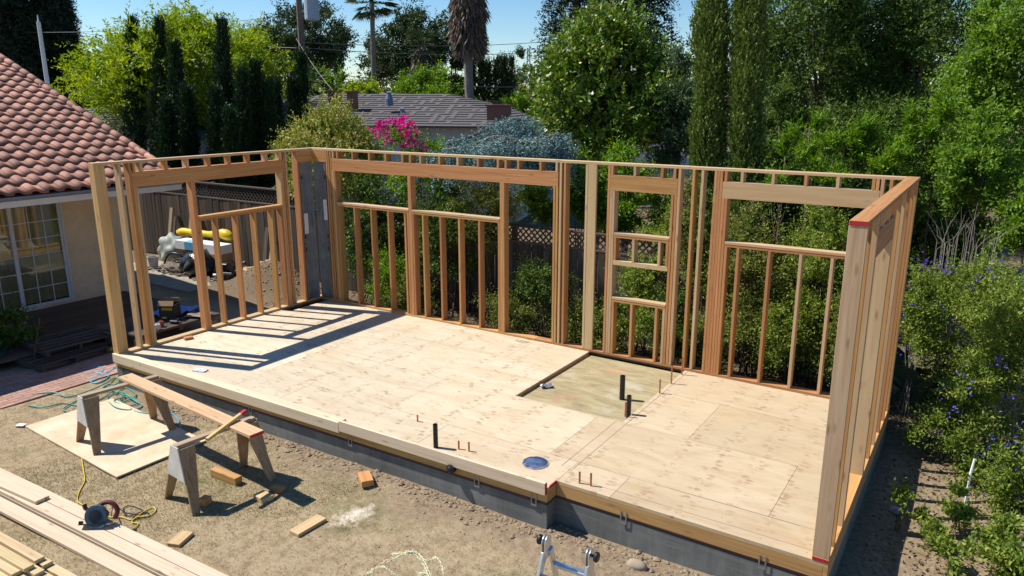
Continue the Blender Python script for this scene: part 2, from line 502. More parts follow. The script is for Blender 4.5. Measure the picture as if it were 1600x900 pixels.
# plywood sheets of 2.44 x 1.22, staggered, cut round the recess
RX0, RX1, RY0, RY1 = 6.215, 7.80, 2.04, 4.215
FX0, FX1, FY1 = 0.002, W_-0.002, D_-0.002
gap = 0.0022
def clip_sheets():
    out = []
    rows = [(0.0, 0.80, -1.3), (0.80, 2.02, 0.15), (2.02, 3.24, -1.1), (3.24, 4.36, 0.35)]
    for (ya, yb, x0) in rows:
        x = x0
        while x < W_:
            out.append((max(x, FX0), min(x+2.44, FX1), ya, min(yb, FY1)))
            x += 2.44
    res = []
    for (a, b_, c, d) in out:
        # cut by the recess: keep the pieces left, right and in front of it
        if b_ <= RX0 or a >= RX1 or d <= RY0:
            res.append((a, b_, c, d)); continue
        if a < RX0: res.append((a, RX0, c, d))
        if b_ > RX1: res.append((RX1, b_, c, d))
        if c < RY0: res.append((max(a, RX0), min(b_, RX1), c, RY0))
    return res
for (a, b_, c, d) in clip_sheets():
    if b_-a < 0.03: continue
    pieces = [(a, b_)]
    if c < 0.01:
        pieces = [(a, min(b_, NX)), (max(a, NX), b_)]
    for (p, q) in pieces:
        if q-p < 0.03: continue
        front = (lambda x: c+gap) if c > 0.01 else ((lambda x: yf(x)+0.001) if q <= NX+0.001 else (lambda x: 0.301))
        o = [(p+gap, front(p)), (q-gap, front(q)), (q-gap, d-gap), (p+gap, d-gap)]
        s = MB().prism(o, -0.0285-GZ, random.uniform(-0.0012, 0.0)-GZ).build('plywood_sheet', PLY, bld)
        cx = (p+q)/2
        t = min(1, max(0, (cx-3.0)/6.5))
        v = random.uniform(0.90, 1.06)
        s.color = ((1.10-0.16*t)*v, (1.13-0.24*t)*v, (1.15-0.34*t)*v, 1)  # paler towards the left: sun glare put into the sheet tint
m, nt, b, N, L = newmat('stained_subfloor')
geo = N.new('ShaderNodeNewGeometry'); pos = geo.outputs['Position']
i1 = noise(nt, vmap(nt, pos, (1.6, 5, 1)), 1.5, 7, 0.7, 0.8); i2 = noise(nt, pos, 1.7, 4, 0.6); i3 = noise(nt, pos, 34, 4, 0.7)
ic = ramp(nt, i1, [(0.28, (0.20, 0.155, 0.075)), (0.5, (0.33, 0.265, 0.14)), (0.72, (0.43, 0.36, 0.21))])
ic = mixc(nt, ramp(nt, i2, [(0.58, (0, 0, 0)), (0.72, (0.5, 0.5, 0.5))]), ic, (0.42, 0.20, 0.11))
ic = mixc(nt, ramp(nt, i2, [(0.28, (0.5, 0.5, 0.5)), (0.40, (0, 0, 0))]), ic, (0.52, 0.50, 0.42))
ic = mixc(nt, ramp(nt, i3, [(0.66, (0, 0, 0)), (0.70, (0.7, 0.7, 0.7))]), ic, (0.12, 0.09, 0.05))
L.new(ic, b.inputs['Base Color']); b.inputs['Roughness'].default_value = 0.8
bump(nt, b, i1, 0.2, 0.01)
M['insert'] = m
bx('recessed_subfloor', RX0+0.003, RX1-0.003, RY0+0.003, RY1-0.003, -0.067, -0.058, M['insert'], 0)
bx('recess_edge', RX0-0.036, RX0+0.002, RY0+0.004, RY1-0.002, -0.066, -0.0292, WOOD[1], 0)
bx('recess_edge', RX0+0.004, RX1+0.03, RY0-0.036, RY0+0.002, -0.066, -0.0292, WOOD[0], 0)
# chalk lines snapped on the deck
def chalk(x0, x1, y0, y1): bx('chalk_line', x0, x1, y0, y1, 0.0003, 0.0012, M['chalk'], 0)
M['chalk'] = plain('pencil_line', (0.30, 0.24, 0.19), (0.24, 0.19, 0.15), 9)
chalk(7.86, 7.866, 0.62, 4.2); chalk(7.72, 7.726, 0.62, 2.03)
bx('chalk_line', 7.9, 10.40, 0.442, 0.447, 0.0003, 0.0012, M['chalk'], 0)
bx('chalk_line', 8.9, 10.2, 0.80, 0.804, 0.0003, 0.0012, M['chalk'], 0)

# ---- walls
def stud(x0, y0, z0, z1, wx=S2, wy=T_, name='stud'):
    o = bx(name, x0, x0+wx, y0, y0+wy, z0, z1, random.choice((WOOD[2], WOOD[2], WOOD[2], PALEW[2])))
    o.rotation_euler = (random.uniform(-.0015, .0015), random.uniform(-.0015, .0015), random.uniform(-.03, .03))
    return o
PT = H_-S2                       # underside of the top plate
YB = D_-T_                       # inner face of the back wall
HZ0, HZ1 = 2.59, 2.82            # headers
# plates
bx('bottom_plate', 0, T_, 0.0, YB-0.001, 0.0005, S2, PALEW[1]); bx('bottom_plate', 0, 5.2, YB, D_, 0.0005, S2, WOOD[0])
bx('bottom_plate', 5.2015, W_-T_-0.001, YB, D_, 0.0005, S2, WOOD[0]); bx('bottom_plate', W_-T_, W_, 0.30, D_, 0.0005, S2, WOOD[1])
bx('top_plate', 0, T_, 0.0, YB-0.001, PT, H_, PALEW[1]); bx('top_plate', 0, 3.4, YB, D_, PT, H_, PALEW[0]); bx('top_plate', 3.4015, 7.7, YB, D_, PT, H_, PALEW[0])
bx('top_plate', 7.7015, W_-T_-0.001, YB, D_, PT-0.001, H_-0.002, PALEW[0]); bx('top_plate', W_-T_, W_, 0.30, D_, PT, H_, WOOD[1])
# back wall
def bstud(xs_, z0=S2, z1=PT, name='stud'):
    for x in xs_: stud(x, YB, z0, z1, name=name)
bstud([0.50, 0.555, 0.615, 5.625, 5.70, 6.08, 6.45, 7.545, 7.75, 7.875, 8.06, 8.10, 10.145, 10.24, 10.37])
bx('stud', 6.122, 6.262, YB, YB+S2, S2, PT, PALEW[2])
bstud([0.66, 0.70, 5.515, 5.56], S2, HZ0, 'jack_stud')
bstud([6.495, 6.535, 7.455, 7.50, 8.185, 8.225, 10.055, 10.10], S2, HZ0, 'jack_stud')
bstud([8.142], S2, PT)
bx('post', 2.53, 2.605, YB, D_, S2, HZ0, WOOD[2]); bx('post', 4.505, 4.595, YB, D_, S2, HZ0, WOOD[2])
bx('header', 0.657, 5.60, YB, D_, HZ0+0.0005, HZ1, WOOD[0]); bx('header', 6.492, 7.541, YB, D_, HZ0+0.0005, HZ1, WOOD[0]); bx('header', 8.184, 10.14, YB, D_, HZ0+0.0005, HZ1, PALEW[0])
SZ = 1.92
def sill(x0, x1, z=SZ):
    bx('window_sill', x0, x1, YB-0.0, D_, z, z+S2-0.0005, WOOD[0]); bx('window_sill', x0+0.002, x1-0.002, YB-0.004, D_-0.004, z+S2, z+2*S2, PALEW[0])
sill(0.742, 2.527); sill(2.607, 4.502); sill(6.577, 7.452, 1.885); sill(6.577, 7.452, 0.885); sill(8.266, 10.052)
bx('window_sill', 6.577, 7.452, YB, D_, 1.465, 1.535, PALEW[0])
bstud([0.745, 1.17, 1.60, 2.02, 2.42, 2.488, 2.61, 2.84, 3.23, 3.64, 4.06, 4.463], S2, SZ, 'cripple_stud')
bstud([6.58, 6.89, 7.29, 7.41], S2, 0.885, 'cripple_stud'); bstud([6.58, 6.88, 7.29, 7.41], 1.536, 1.885, 'cripple_stud')
bstud([8.268, 8.44, 8.86, 9.27, 9.66, 10.01], S2, SZ, 'cripple_stud')
bstud([0.68, 0.79, 1.19, 1.61, 2.01, 2.41, 2.59, 2.82, 3.24, 3.63, 4.05, 4.45, 4.60, 4.84, 5.26, 5.55], HZ1, PT, 'cripple_stud')
bstud([6.50, 6.86, 7.28, 7.47], HZ1, PT, 'cripple_stud'); bstud([8.20, 8.42, 8.83, 9.24, 9.63, 10.04, 10.09], HZ1, PT, 'cripple_stud')
# left wall
def lstud(ys_, z0=S2, z1=PT, name='stud', w=S2):
    for y in ys_: bx(name, 0, T_, y, y+w, z0, z1, random.choice((WOOD[2], WOOD[2], PALEW[2])))
LP = woodmat('corner_post_wood', 2, (0.60, 0.41, 0.20), (0.53, 0.31, 0.125), (0.40, 0.19, 0.06), vary=0.05)
bx('corner_post', 0, T_, 0.0, 0.165, S2, PT, LP)
lstud([0.375, 0.53, 3.515, 3.56, 3.835]); lstud([0.572, 0.613, 3.42, 3.462], S2, HZ0, 'jack_stud')
bx('post', 0, T_, 1.57, 1.642, S2, HZ0, WOOD[2])
bx('header', 0, T_, 0.571, 3.512, HZ0+0.0005, HZ1, WOOD[1])
bx('window_sill', 0, T_, 1.645, 3.418, SZ, SZ+S2-0.0005, WOOD[1]); bx('window_sill', 0.004, T_+0.004, 1.647, 3.416, SZ+S2, SZ+2*S2, WOOD[1])
lstud([1.645, 1.97, 2.38, 2.77, 3.165, 3.378], S2, SZ, 'cripple_stud')
lstud([0.60, 0.72, 1.15, 1.53, 1.94, 2.34, 2.74, 3.13, 3.45], HZ1, PT, 'cripple_stud')
# right wall
def rstud(ys_, z0=S2, z1=PT, name='stud'):
    for y in ys_: bx(name, W_-T_, W_, y, y+S2, z0, z1, random.choice((WOOD[2], PALEW[2], PALEW[2])))
bx('corner_post', W_-T_, W_, 0.302, 0.340, S2+0.003, PT-0.001, woodmat('grey_pink_fir', 2, (0.55, 0.39, 0.25), (0.47, 0.31, 0.185), (0.34, 0.20, 0.11), vary=0.04))
rstud([0.53, 0.93, 2.135, 2.54, 2.94, 3.34, 3.74, 4.09, 4.18]); rstud([0.972, 2.09], S2, HZ0, 'jack_stud')
bx('header', W_-T_, W_, 0.971, 2.132, HZ0+0.0005, HZ1, WOOD[1])
rstud([1.0, 1.28, 1.66, 2.05], HZ1, PT, 'cripple_stud')
# painted ends
bx('painted_end', W_-T_+0.004, W_-0.004, 0.2965, 0.2995, 0.003, S2-0.003, M['red'], 0)
bx('painted_end', W_-T_+0.003, W_-0.003, 0.2965, 0.2995, PT+0.002, H_-0.002, M['red'], 0)
bx('painted_end', NX-0.01, NX+0.0025, 0.16, 0.30, -0.0275, 0.002, M['red'], 0)

CREAM = woodmat('cream_fir', 0, (0.68, 0.56, 0.41), (0.63, 0.50, 0.345), (0.52, 0.37, 0.235), vary=0.03)
# boards fixed along the long front edge
skew('edge_board', 0.02, 4.895, -0.040, 0.105, -0.100, 0.040, CREAM)
eb = skew('edge_board', 4.905, NX-0.005, -0.042, -0.002, -0.070, 0.068, CREAM)
skew('painted_end', NX-0.0052, NX-0.0015, -0.040, -0.004, -0.068, 0.066, M['red'])

# steel shear panels in the far left corner, with wood blocking above
bx('blocking', T_+0.001, 0.499, YB, YB+0.10, 2.745, PT, WOOD[0]); bx('blocking', 0.04, T_, 3.875, YB, 2.745, PT, WOOD[1])
def steel_panel(alongx):
    mb = MB()
    # a channel: web set back, two lips facing the room
    prof = [(0, 0), (0.055, 0), (0.055, 0.012), (0.012+0.05, 0.05), (0.25, 0.05), (0.262, 0.012), (0.262, 0), (0.315, 0), (0.315, 0.09), (0, 0.09)]
    if alongx: out = [(0.16+a, YB+0.008+b) for a, b in prof]
    else: out = [(0.132-b, YB-0.008-a) for a, b in prof]
    mb.prism(out, S2+0.001-GZ, 2.744-GZ)
    return mb.build('steel_panel', M['steel'], bld)
sa = steel_panel(True); sb = steel_panel(False)
def onpanel(name, u0, u1, z0, z1, mat, pan, ax):
    if ax: box(name, 0.16+u0, 0.16+u1, YB+0.003, YB+0.0075, z0-GZ, z1-GZ, mat, pan, 0)
    else: box(name, 0.1325, 0.137, YB-0.008-u1, YB-0.008-u0, z0-GZ, z1-GZ, mat, pan, 0)
for pan, ax in ((sa, True), (sb, False)):
    for z in (2.42, 1.27, 1.02): onpanel('slot', 0.27, 0.297, z, z+0.075, M['abs'], pan, ax)
    onpanel('slot', 0.275, 0.292, 1.16, 1.18, M['abs'], pan, ax)
box('label_sticker', 0.37, 0.46, YB+0.002, YB+0.0072, 1.62-GZ, 2.02-GZ, M['label'], sa, 0)
box('label_sticker', 0.133, 0.1385, YB-0.29, YB-0.20, 1.36-GZ, 1.76-GZ, M['label'], sb, 0)
for z in (2.3, 2.05, 1.8, 1.5, 1.2, 0.9, 0.6, 0.3):
    for u in (0.10, 0.21):
        box('screw', 0.16+u-0.006, 0.16+u+0.006, YB+0.052, YB+0.0575, z-0.006-GZ, z+0.006-GZ, M['white'], sa, 0)

# galvanised tie clips between foundation and rim
for x in (0.15, 3.2, 5.05, 6.95, 7.68):
    o = MB().box(-0.035, -0.022, -0.004, 0, -0.12, 0.02).box(0.022, 0.035, -0.004, 0, -0.12, 0.02).box(-0.022, 0.022, -0.004, 0, -0.12, -0.095)
    o.build('tie_clip', M['steel'], bld, (x, yf(x)-0.002, -0.13-GZ))
for x in (8.62, 10.0):
    o = MB().box(-0.035, -0.022, -0.004, 0, -0.12, 0.02).box(0.022, 0.035, -0.004, 0, -0.12, 0.02).box(-0.022, 0.022, -0.004, 0, -0.12, -0.095)
    o.build('tie_clip', M['steel'], bld, (x, 0.297, -0.13-GZ))
# capped drain stub on the rim
MB().lathe([(0.055, 0), (0.055, 0.05), (0.045, 0.055), (0.02, 0.075), (0.012, 0.075)], 14, Matrix.Translation((6.62, yf(6.62)-0.001, -0.105-GZ)) @ Matrix.Rotation(math.pi/2, 4, 'X')).build('drain_cap', M['abs'], bld)
# ------------------------------------------------------------------ things on the deck
def on_z(px, py, z):
    d = FW + RT*((px-800)/FPX) - UP*((py-450)/FPX)
    return CAM_LOC + d*((z-CAM_LOC.z)/d.z)
def proj(P):
    d = Vector(P)-CAM_LOC
    z = d.dot(FW)
    return 800+FPX*d.dot(RT)/z, 450-FPX*d.dot(UP)/z

def pipe(name, x, y, z0, z1, r, mat, label, cat, group=None, tilt=0.0):
    mb = MB().lathe([(r, 0), (r, z1-z0), (r*0.82, z1-z0), (r*0.82, z1-z0-0.06)], 16)
    o = mb.build(name, mat, None, (x, y, z0), (tilt, tilt*0.6, 0), smooth=False)
    return tag(o, label, cat, group)
pipe('drain_pipe', 7.43, 2.83, -0.057, 0.285, 0.036, M['abs'], 'taller black drain pipe standing in the recessed floor patch', 'pipe', 'black drain pipes')
pipe('drain_pipe', 7.765, 2.30, -0.057, 0.255, 0.030, M['abs'], 'shorter black drain pipe at the edge of the recessed floor patch', 'pipe', 'black drain pipes')
pipe('drain_pipe', 6.28, 0.22, 0.0, 0.29, 0.028, M['abs'], 'black drain pipe standing behind the front edge board', 'pipe', 'black drain pipes')
for (x, y, h, l) in ((7.76, 2.21, 0.19, 'copper water pipe close beside the shorter black drain pipe'), (7.83, 3.18, 0.20, 'copper water pipe alone halfway along the recess edge'),
                     (7.83, 3.61, 0.27, 'tall copper water pipe near the back end of the recess edge'), (7.83, 4.03, 0.27, 'copper water pipe with red tip, nearest the back wall studs'),
                     (8.07, 0.385, 0.125, 'copper pipe stub left of the pair by the notch in the deck edge'), (8.195, 0.40, 0.14, 'copper pipe stub right of the pair by the notch in the deck edge'),
                     (5.64, 0.66, 0.085, 'lone copper stub by the joint of the two front edge boards'), (6.53, 0.33, 0.10, 'copper stub nearer the black pipe behind the edge board'), (6.66, 0.35, 0.11, 'copper stub further from the black pipe behind the edge board')):
    pipe('copper_pipe', x, y, 0.0, h, 0.011, M['copper'], l, 'pipe', 'copper pipe stubs')
# foil-covered round hole
m, nt, b, N, L = newmat('crinkled_foil')
tc = N.new('ShaderNodeTexCoord')
b.inputs['Base Color'].default_value = (0.13, 0.19, 0.36, 1); b.inputs['Metallic'].default_value = 1.0; b.inputs['Roughness'].default_value = 0.16  # blue of the mirrored sky put into the foil's base colour
bump(nt, b, noise(nt, vmap(nt, tc.outputs['Object'], (5, 18, 5)), 1.0, 4, 0.6, 1.5), 1.0, 0.03)
M['foil'] = m
mb = MB()
R = [0.147*(1+0.03*math.sin(k*2.3)+random.uniform(-0.02, 0.02)) for k in range(28)]
mb.prism([(R[k]*math.cos(2*math.pi*k/28), R[k]*math.sin(2*math.pi*k/28)) for k in range(28)], 0.001, 0.006)
fcov = mb.build('duct_cover', M['foil'], None, (7.45, 0.515, 0.0))
tag(fcov, 'round foil cover tinted sky blue, taped over a hole in the deck', 'cover')
mb = MB()
for k in range(28):
    a0, a1 = 2*math.pi*k/28, 2*math.pi*(k+1)/28
    r0, r1 = R[k], R[(k+1) % 28]
    P = [((r0*0.955)*math.cos(a0), (r0*0.955)*math.sin(a0)), ((r0*1.02)*math.cos(a0), (r0*1.02)*math.sin(a0)), ((r1*1.02)*math.cos(a1), (r1*1.02)*math.sin(a1)), ((r1*0.955)*math.cos(a1), (r1*0.955)*math.sin(a1))]
    mb.prism(P, 0.0005, 0.0085)
mb.build('rim_tape', plain('foil_edge', (0.45, 0.36, 0.30), (0.25, 0.2, 0.2), 30, 0.5), fcov)

def crumple(name, loc, sx, sy, h, mat, label, cat, n=7, rz=0.0, group=None):
    """a slightly crumpled sheet or packet with thickness"""
    mb = MB()
    zs = [[h*(0.35+0.65*random.random()) for _ in range(n+1)] for _ in range(n+1)]
    P = [(sx*(i/n-0.5), sy*(j/n-0.5), zs[i][j]+0.003) for i in range(n+1) for j in range(n+1)]+[(sx*(i/n-0.5), sy*(j/n-0.5), max(0.0008, zs[i][j]-0.004) if h > 0.02 else 0.0008) for i in range(n+1) for j in range(n+1)]
    F = []
    K = (n+1)**2
    for i in range(n):
        for j in range(n):
            a = i*(n+1)+j
            F.append((a, a+n+1, a+n+2, a+1)); F.append((K+a, K+a+1, K+a+n+2, K+a+n+1))
    for i in range(n):
        a = i*(n+1); F.append((a, K+a, K+a+n+1, a+n+1)[::-1])
        a = i*(n+1)+n; F.append((a, K+a, K+a+n+1, a+n+1))
        a = i; F.append((a, K+a, K+a+1, a+1))
        a = n*(n+1)+i; F.append((a, K+a, K+a+1, a+1)[::-1])
    mb.poly(P, F)
    o = mb.build(name, mat, None, loc, (0, 0, rz))
    return tag(o, label, cat, group)
crumple('foil_packet', (6.34, 2.65, -0.057), 0.17, 0.12, 0.05, plain('silver_wrap', (0.45, 0.44, 0.48), (0.2, 0.19, 0.22), 25, 0.35, metal=0.5), 'silver wrapped packet lying in the recess beside its long edge', 'packet', 5, 0.8)
crumple('paper_leaflet', (1.77, 0.30, 0.0), 0.20, 0.11, 0.02, plain('printed_paper_blue', (0.78, 0.80, 0.84), (0.30, 0.38, 0.60), 22, 0.6), 'crumpled white and blue leaflet near the left end of the front edge', 'paper', 5, 0.3)
crumple('paper_leaflet', (1.87, 4.12, 0.0), 0.20, 0.08, 0.012, plain('printed_paper', (0.80, 0.81, 0.85), (0.42, 0.45, 0.6), 20, 0.6), 'flat white leaflet on the deck against the back wall plate', 'paper', 4, 0.2)
def block(name, loc, s, rz, mat, label, cat='wood block', group='sawn wood offcuts', rot=None):
    o = link(name, boxmesh(s[0], s[1], s[2], 0.004), mat, None, (loc[0], loc[1], loc[2]+s[2]/2), rot or (0, 0, rz))
    return tag(o, label, cat, group)
block('wood_offcut', (0.27, 1.13, 0.0), (0.09, 0.14, 0.042), -0.3, WOOD[1], 'small wood offcut on the deck beside the left wall plate')
# stencilled panel stamp: two short rows of dark strokes on the plywood
mb = MB()
for r_ in range(2):
    for k in range(7):
        x = k*0.036
        if random.random() < 0.85: mb.box(x, x+0.006, r_*0.05, r_*0.05+0.030, 0, 0.0008)
        if random.random() < 0.8: mb.box(x+0.0065, x+0.023, r_*0.05+random.choice((0.0, 0.024, 0.012)), r_*0.05+random.choice((0.0, 0.024, 0.012))+0.006, 0, 0.0008)
st = mb.build('stencil_mark', M['abs'], bld, (4.92, 4.03, 0.0006-GZ), (0, 0, -0.05)); st['kind'] = 'stuff'

# ------------------------------------------------------------------ foreground: sawhorses, planks, lumber, tools
HORSE = [woodmat('sawhorse_wood_'+a, i, (0.42, 0.33, 0.225), (0.33, 0.245, 0.155), (0.20, 0.14, 0.085), vary=0.12) for i, a in enumerate('xyz')]
HLEG = woodmat('sawhorse_leg_wood', 2, (0.41, 0.29, 0.175), (0.33, 0.215, 0.115), (0.20, 0.12, 0.06), vary=0.15)
def hexa(p8): return MB().poly(p8, [(0, 2, 3, 1), (4, 5, 7, 6), (0, 1, 5, 4), (2, 6, 7, 3), (0, 4, 6, 2), (1, 3, 7, 5)])
GUS = plain('pale_weathered_ply', (0.56, 0.53, 0.48), (0.44, 0.40, 0.35), 6, 0.8)
def sawhorse(loc, rz, label):
    h = empty('sawhorse', loc, rz, label, 'sawhorse', 'sawhorses carrying the plank')
    box('top_beam', -0.045, 0.045, 0.012, 0.99, 0.712, 0.750, HORSE[1], h)
    for end in (0, 1):
        def yy(a): return a if end == 0 else 1.0-a
        for s in (-1, 1):
            P = []
            for z, xo, ya, yb in ((0.0, 0.315, -0.03, 0.055), (0.711, 0.080, 0.02, 0.205)):
                for y in (ya, yb):
                    for xx in (xo-0.024, xo):
                        P.append((s*xx, yy(y), z))
            hexa(P).build('leg', HLEG, h)
        # gusset over the two legs' upper half
        g = []
        for z, xo, y in ((0.37, 0.186, 0.0), (0.735, 0.074, 0.018)):
            for yv in (y-0.016, y-0.002):
                for xx in (-xo, xo):
                    g.append((xx, yy(yv), z))
        hexa(g).build('gusset', GUS if end == 0 else HORSE[2], h)
    return h
sawhorse((1.88, -1.50, GZ), -0.15, 'grey wooden sawhorse standing on the plywood panel')
sawhorse((4.175, -1.70, GZ), -0.09, 'grey wooden sawhorse on the grass with a red tipped stick on it')
pk = empty('plank', (3.25, -0.93, 0.2515), -0.077, 'long pale plank with a red painted end lying across both sawhorses', 'plank')
box('board', -1.5, 1.5, -0.092, 0.092, 0, 0.038, PALEW[0], pk); box('painted_end', 1.5005, 1.5035, -0.088, 0.088, 0.003, 0.035, M['red'], pk, 0)
sb_ = empty('stick', (4.31, -1.12, 0.282), 1.78, 'short yellow stick with a red painted tip propped on the sawhorse and plank', 'stick')
a_ = link('board', boxmesh(0.62, 0.045, 0.034, 0.003), woodmat('yellow_pine', 0, (0.62, 0.46, 0.2), (0.55, 0.38, 0.14), (0.4, 0.25, 0.09), vary=0.02), sb_, (0, 0, 0.021), (0, -0.13, 0))
link('painted_end', boxmesh(0.09, 0.047, 0.036, 0.003), M['red'], sb_, (0.285, 0, 0.058), (0, -0.13, 0))
m_ply2 = plain('dusty_plywood', (0.66, 0.53, 0.37), (0.50, 0.37, 0.23), 3.0, 0.75, 0.05, 40)
pp = MB().prism([(-1.22, -0.60), (1.24, -0.585), (1.215, 0.61), (-1.23, 0.60)], 0, 0.018).build('plywood_panel', m_ply2, None, (1.74, -1.07, GZ+0.012), (0.006, 0.0, -0.055))
tag(pp, 'dusty plywood panel lying flat on the lawn under a sawhorse', 'plywood panel')
crumple('paper_scrap', (0.40, -1.62, GZ+0.02), 0.12, 0.08, 0.014, M['white'], 'white paper scrap at the far left corner of the plywood panel', 'paper', 4, 0.5)

LUM = [woodmat('clean_lumber_'+a, i, (0.62, 0.50, 0.36), (0.57, 0.445, 0.305), (0.48, 0.345, 0.22), vary=0.06) for i, a in enumerate('xyz')]
def board(x0, x1, y, w, z, rz, label, group, mat=None, th=0.038):
    o = link('lumber_board', boxmesh(x1-x0, w, th, 0.003), mat or LUM[0], None, ((x0+x1)/2, y, z+th/2), (0, 0, rz))
    return tag(o, label, 'board', group)
G1 = 'long boards laid side by side on the lawn'
g0 = GZ+0.012
board(0.6, 6.6, -2.42, 0.140, g0, 0.035, 'long board underneath the farthest board of the lawn row', G1)
board(0.5, 6.5, -2.575, 0.140, g0, 0.035, 'long board underneath the middle board of the lawn row', G1)
board(0.7, 6.7, -2.415, 0.140, g0+0.0385, 0.035, 'farthest long board of the lawn row, the one partly under the circular saw', G1)
board(0.9, 6.55, -2.562, 0.140, g0+0.0385, 0.035, 'middle long board of the lawn row, carrying the circular saw', G1)
board(0.6, 6.4, -2.752, 0.160, g0, 0.035, 'lowest long board of the lawn row, nearest the short stack', G1)
o = board(1.15, 2.93, -2.60, 0.150, g0+0.0775, 0.065, 'short board lying on top of the long boards on the lawn', G1)
G2 = 'short lumber stack in the near corner'
YEL = [woodmat('yellow_lumber_'+a, i, (0.60, 0.475, 0.28), (0.53, 0.40, 0.215), (0.41, 0.285, 0.135), vary=0.08) for i, a in enumerate('xyz')]
k = 0
for lay, row in enumerate((((-3.06, 4.76, 'end'), (-3.165, 4.62, ''), (-3.27, 4.66, ''), (-3.375, 4.55, ''), (-3.48, 4.45, '')), ((-3.09, 4.60, ''), (-3.20, 4.50, ''), (-3.31, 4.42, ''), (-3.42, 4.30, '')),
                           ((-3.115, 4.22, ''), (-3.23, 4.30, ''), (-3.34, 4.12, '')), ((-3.14, 4.14, ''), (-3.27, 4.19, '')))):
    for c, (y, xe, _) in enumerate(row):
        l = 'yellow lumber stack board, %s layer up, %s board from the lawn row' % (('bottom', 'second', 'third', 'top')[lay], ('first', 'second', 'third', 'fourth', 'fifth')[c])
        board(xe-2.4+random.uniform(-0.1, 0.1), xe, y+0.035*(-1.2), 0.092, GZ+0.008+lay*0.0385, 0.035+random.uniform(-0.006, 0.006), l, G2, YEL[0])
        k += 1

gzf = lambda x, y: float(gz(x, y))
block('wood_offcut', (5.585, -0.235, gzf(5.58, -0.23)), (0.25, 0.14, 0.078), -0.62, WOOD[0], 'brown wood block lying alone by the middle of the foundation')
block('wood_offcut', (5.69, -1.22, gzf(5.69, -1.22)), (0.15, 0.38, 0.038), -0.03, PALEW[1], 'flat pale wood offcut on the lawn beside the chalk spill')
block('wood_offcut', (4.775, -2.10, gzf(4.77, -2.1)), (0.14, 0.24, 0.04), 0.36, PALEW[1], 'flat pale wood offcut between the lumber and the second sawhorse')
block('wood_offcut', (4.08, -1.03, gzf(4.08, -1.03)), (0.46, 0.10, 0.10), 0.02, WOOD[0], 'thick wood offcut lying under the grass sawhorse')
block('wood_offcut', (4.82, -1.09, gzf(4.82, -1.09)), (0.19, 0.14, 0.062), -0.10, PALEW[0], 'pale square wood block outside the feet of the grass sawhorse')
block('wood_offcut', (4.80, -0.87, gzf(4.8, -0.87)), (0.16, 0.10, 0.05), 0.15, WOOD[0], 'dark wood block in the shadow of the grass sawhorse')
block('wood_offcut', (4.37, -1.52, gzf(4.37, -1.52)), (0.10, 0.10, 0.09), 0.2, WOOD[0], 'small wood cube behind the near leg of the grass sawhorse')
block('wood_offcut', (3.27, -1.05, gzf(3.27, -1.05)), (0.07, 0.30, 0.03), 0.5, PALEW[1], 'thin wood strip poking out beside the plywood panel')

# circular saw lying on the boards
def disc(r, th, n=22): return [(r, -th/2), (r, th/2)]
sw = empty('circular_saw', (3.93, -2.50, g0+0.0775), 0.62, 'red and blue grey circular saw lying on the long boards', 'circular saw')
M['sawblue'] = plain('blue_grey_casting', (0.06, 0.10, 0.13), (0.04, 0.07, 0.09), 14, 0.4, metal=0.3)
M['sawred'] = plain('dark_red_plastic', (0.13, 0.01, 0.015), (0.08, 0.008, 0.01), 14, 0.45)
RX = Matrix.Rotation(math.pi/2, 4, 'X')
tilt = Matrix.Rotation(-0.42, 4, 'X')
def swm(x, y, z): return tilt @ Matrix.Translation((x, y, z))
MB().box(-0.16, 0.16, -0.045, 0.085, 0.002, 0.008, tilt).build('shoe_plate', M['aluminium'], sw, (0, 0, 0.03))
MB().lathe([(0.02, -0.028), (0.108, -0.028), (0.115, -0.016), (0.115, 0.016), (0.108, 0.026), (0.02, 0.026)], 28, swm(0, -0.015, 0.115) @ RX).build('blade_guard', M['sawblue'], sw)
MB().lathe([(0.01, 0), (0.062, 0), (0.066, 0.008), (0.03, 0.014), (0.01, 0.016)], 20, swm(0, -0.041, 0.115) @ RX).build('guard_hub', M['abs'], sw)
MB().lathe([(0.01, -0.002), (0.092, -0.002), (0.092, 0.002), (0.01, 0.002)], 28, swm(0.01, -0.016, 0.06) @ RX).build('blade', M['steel'], sw)
MB().lathe([(0.03, 0), (0.058, 0.01), (0.06, 0.10), (0.045, 0.14), (0.02, 0.145)], 18, swm(0, 0.03, 0.115) @ Matrix.Rotation(-math.pi/2, 4, 'X')).build('motor_housing', M['sawred'], sw)
MB().tube([swm(0, 0, 0) @ Vector(p) for p in curve([(-0.02, 0.03, 0.20), (0.06, 0.035, 0.245), (0.14, 0.035, 0.23), (0.19, 0.035, 0.16), (0.17, 0.035, 0.08)], 4)], 0.024, 10).build('rear_handle', M['sawred'], sw)
MB().tube([swm(0, 0, 0) @ Vector(p) for p in ((-0.10, 0.03, 0.16), (-0.14, 0.03, 0.19), (-0.155, 0.03, 0.23))], [0.018, 0.022, 0.024], 10).build('front_knob', M['sawred'], sw)
MB().box(-0.155, -0.12, -0.05, -0.02, 0.01, 0.05, tilt).box(-0.13, 0.12, -0.055, -0.042, 0.012, 0.022, tilt).build('bevel_bracket', M['abs'], sw, (0, 0, 0.02))

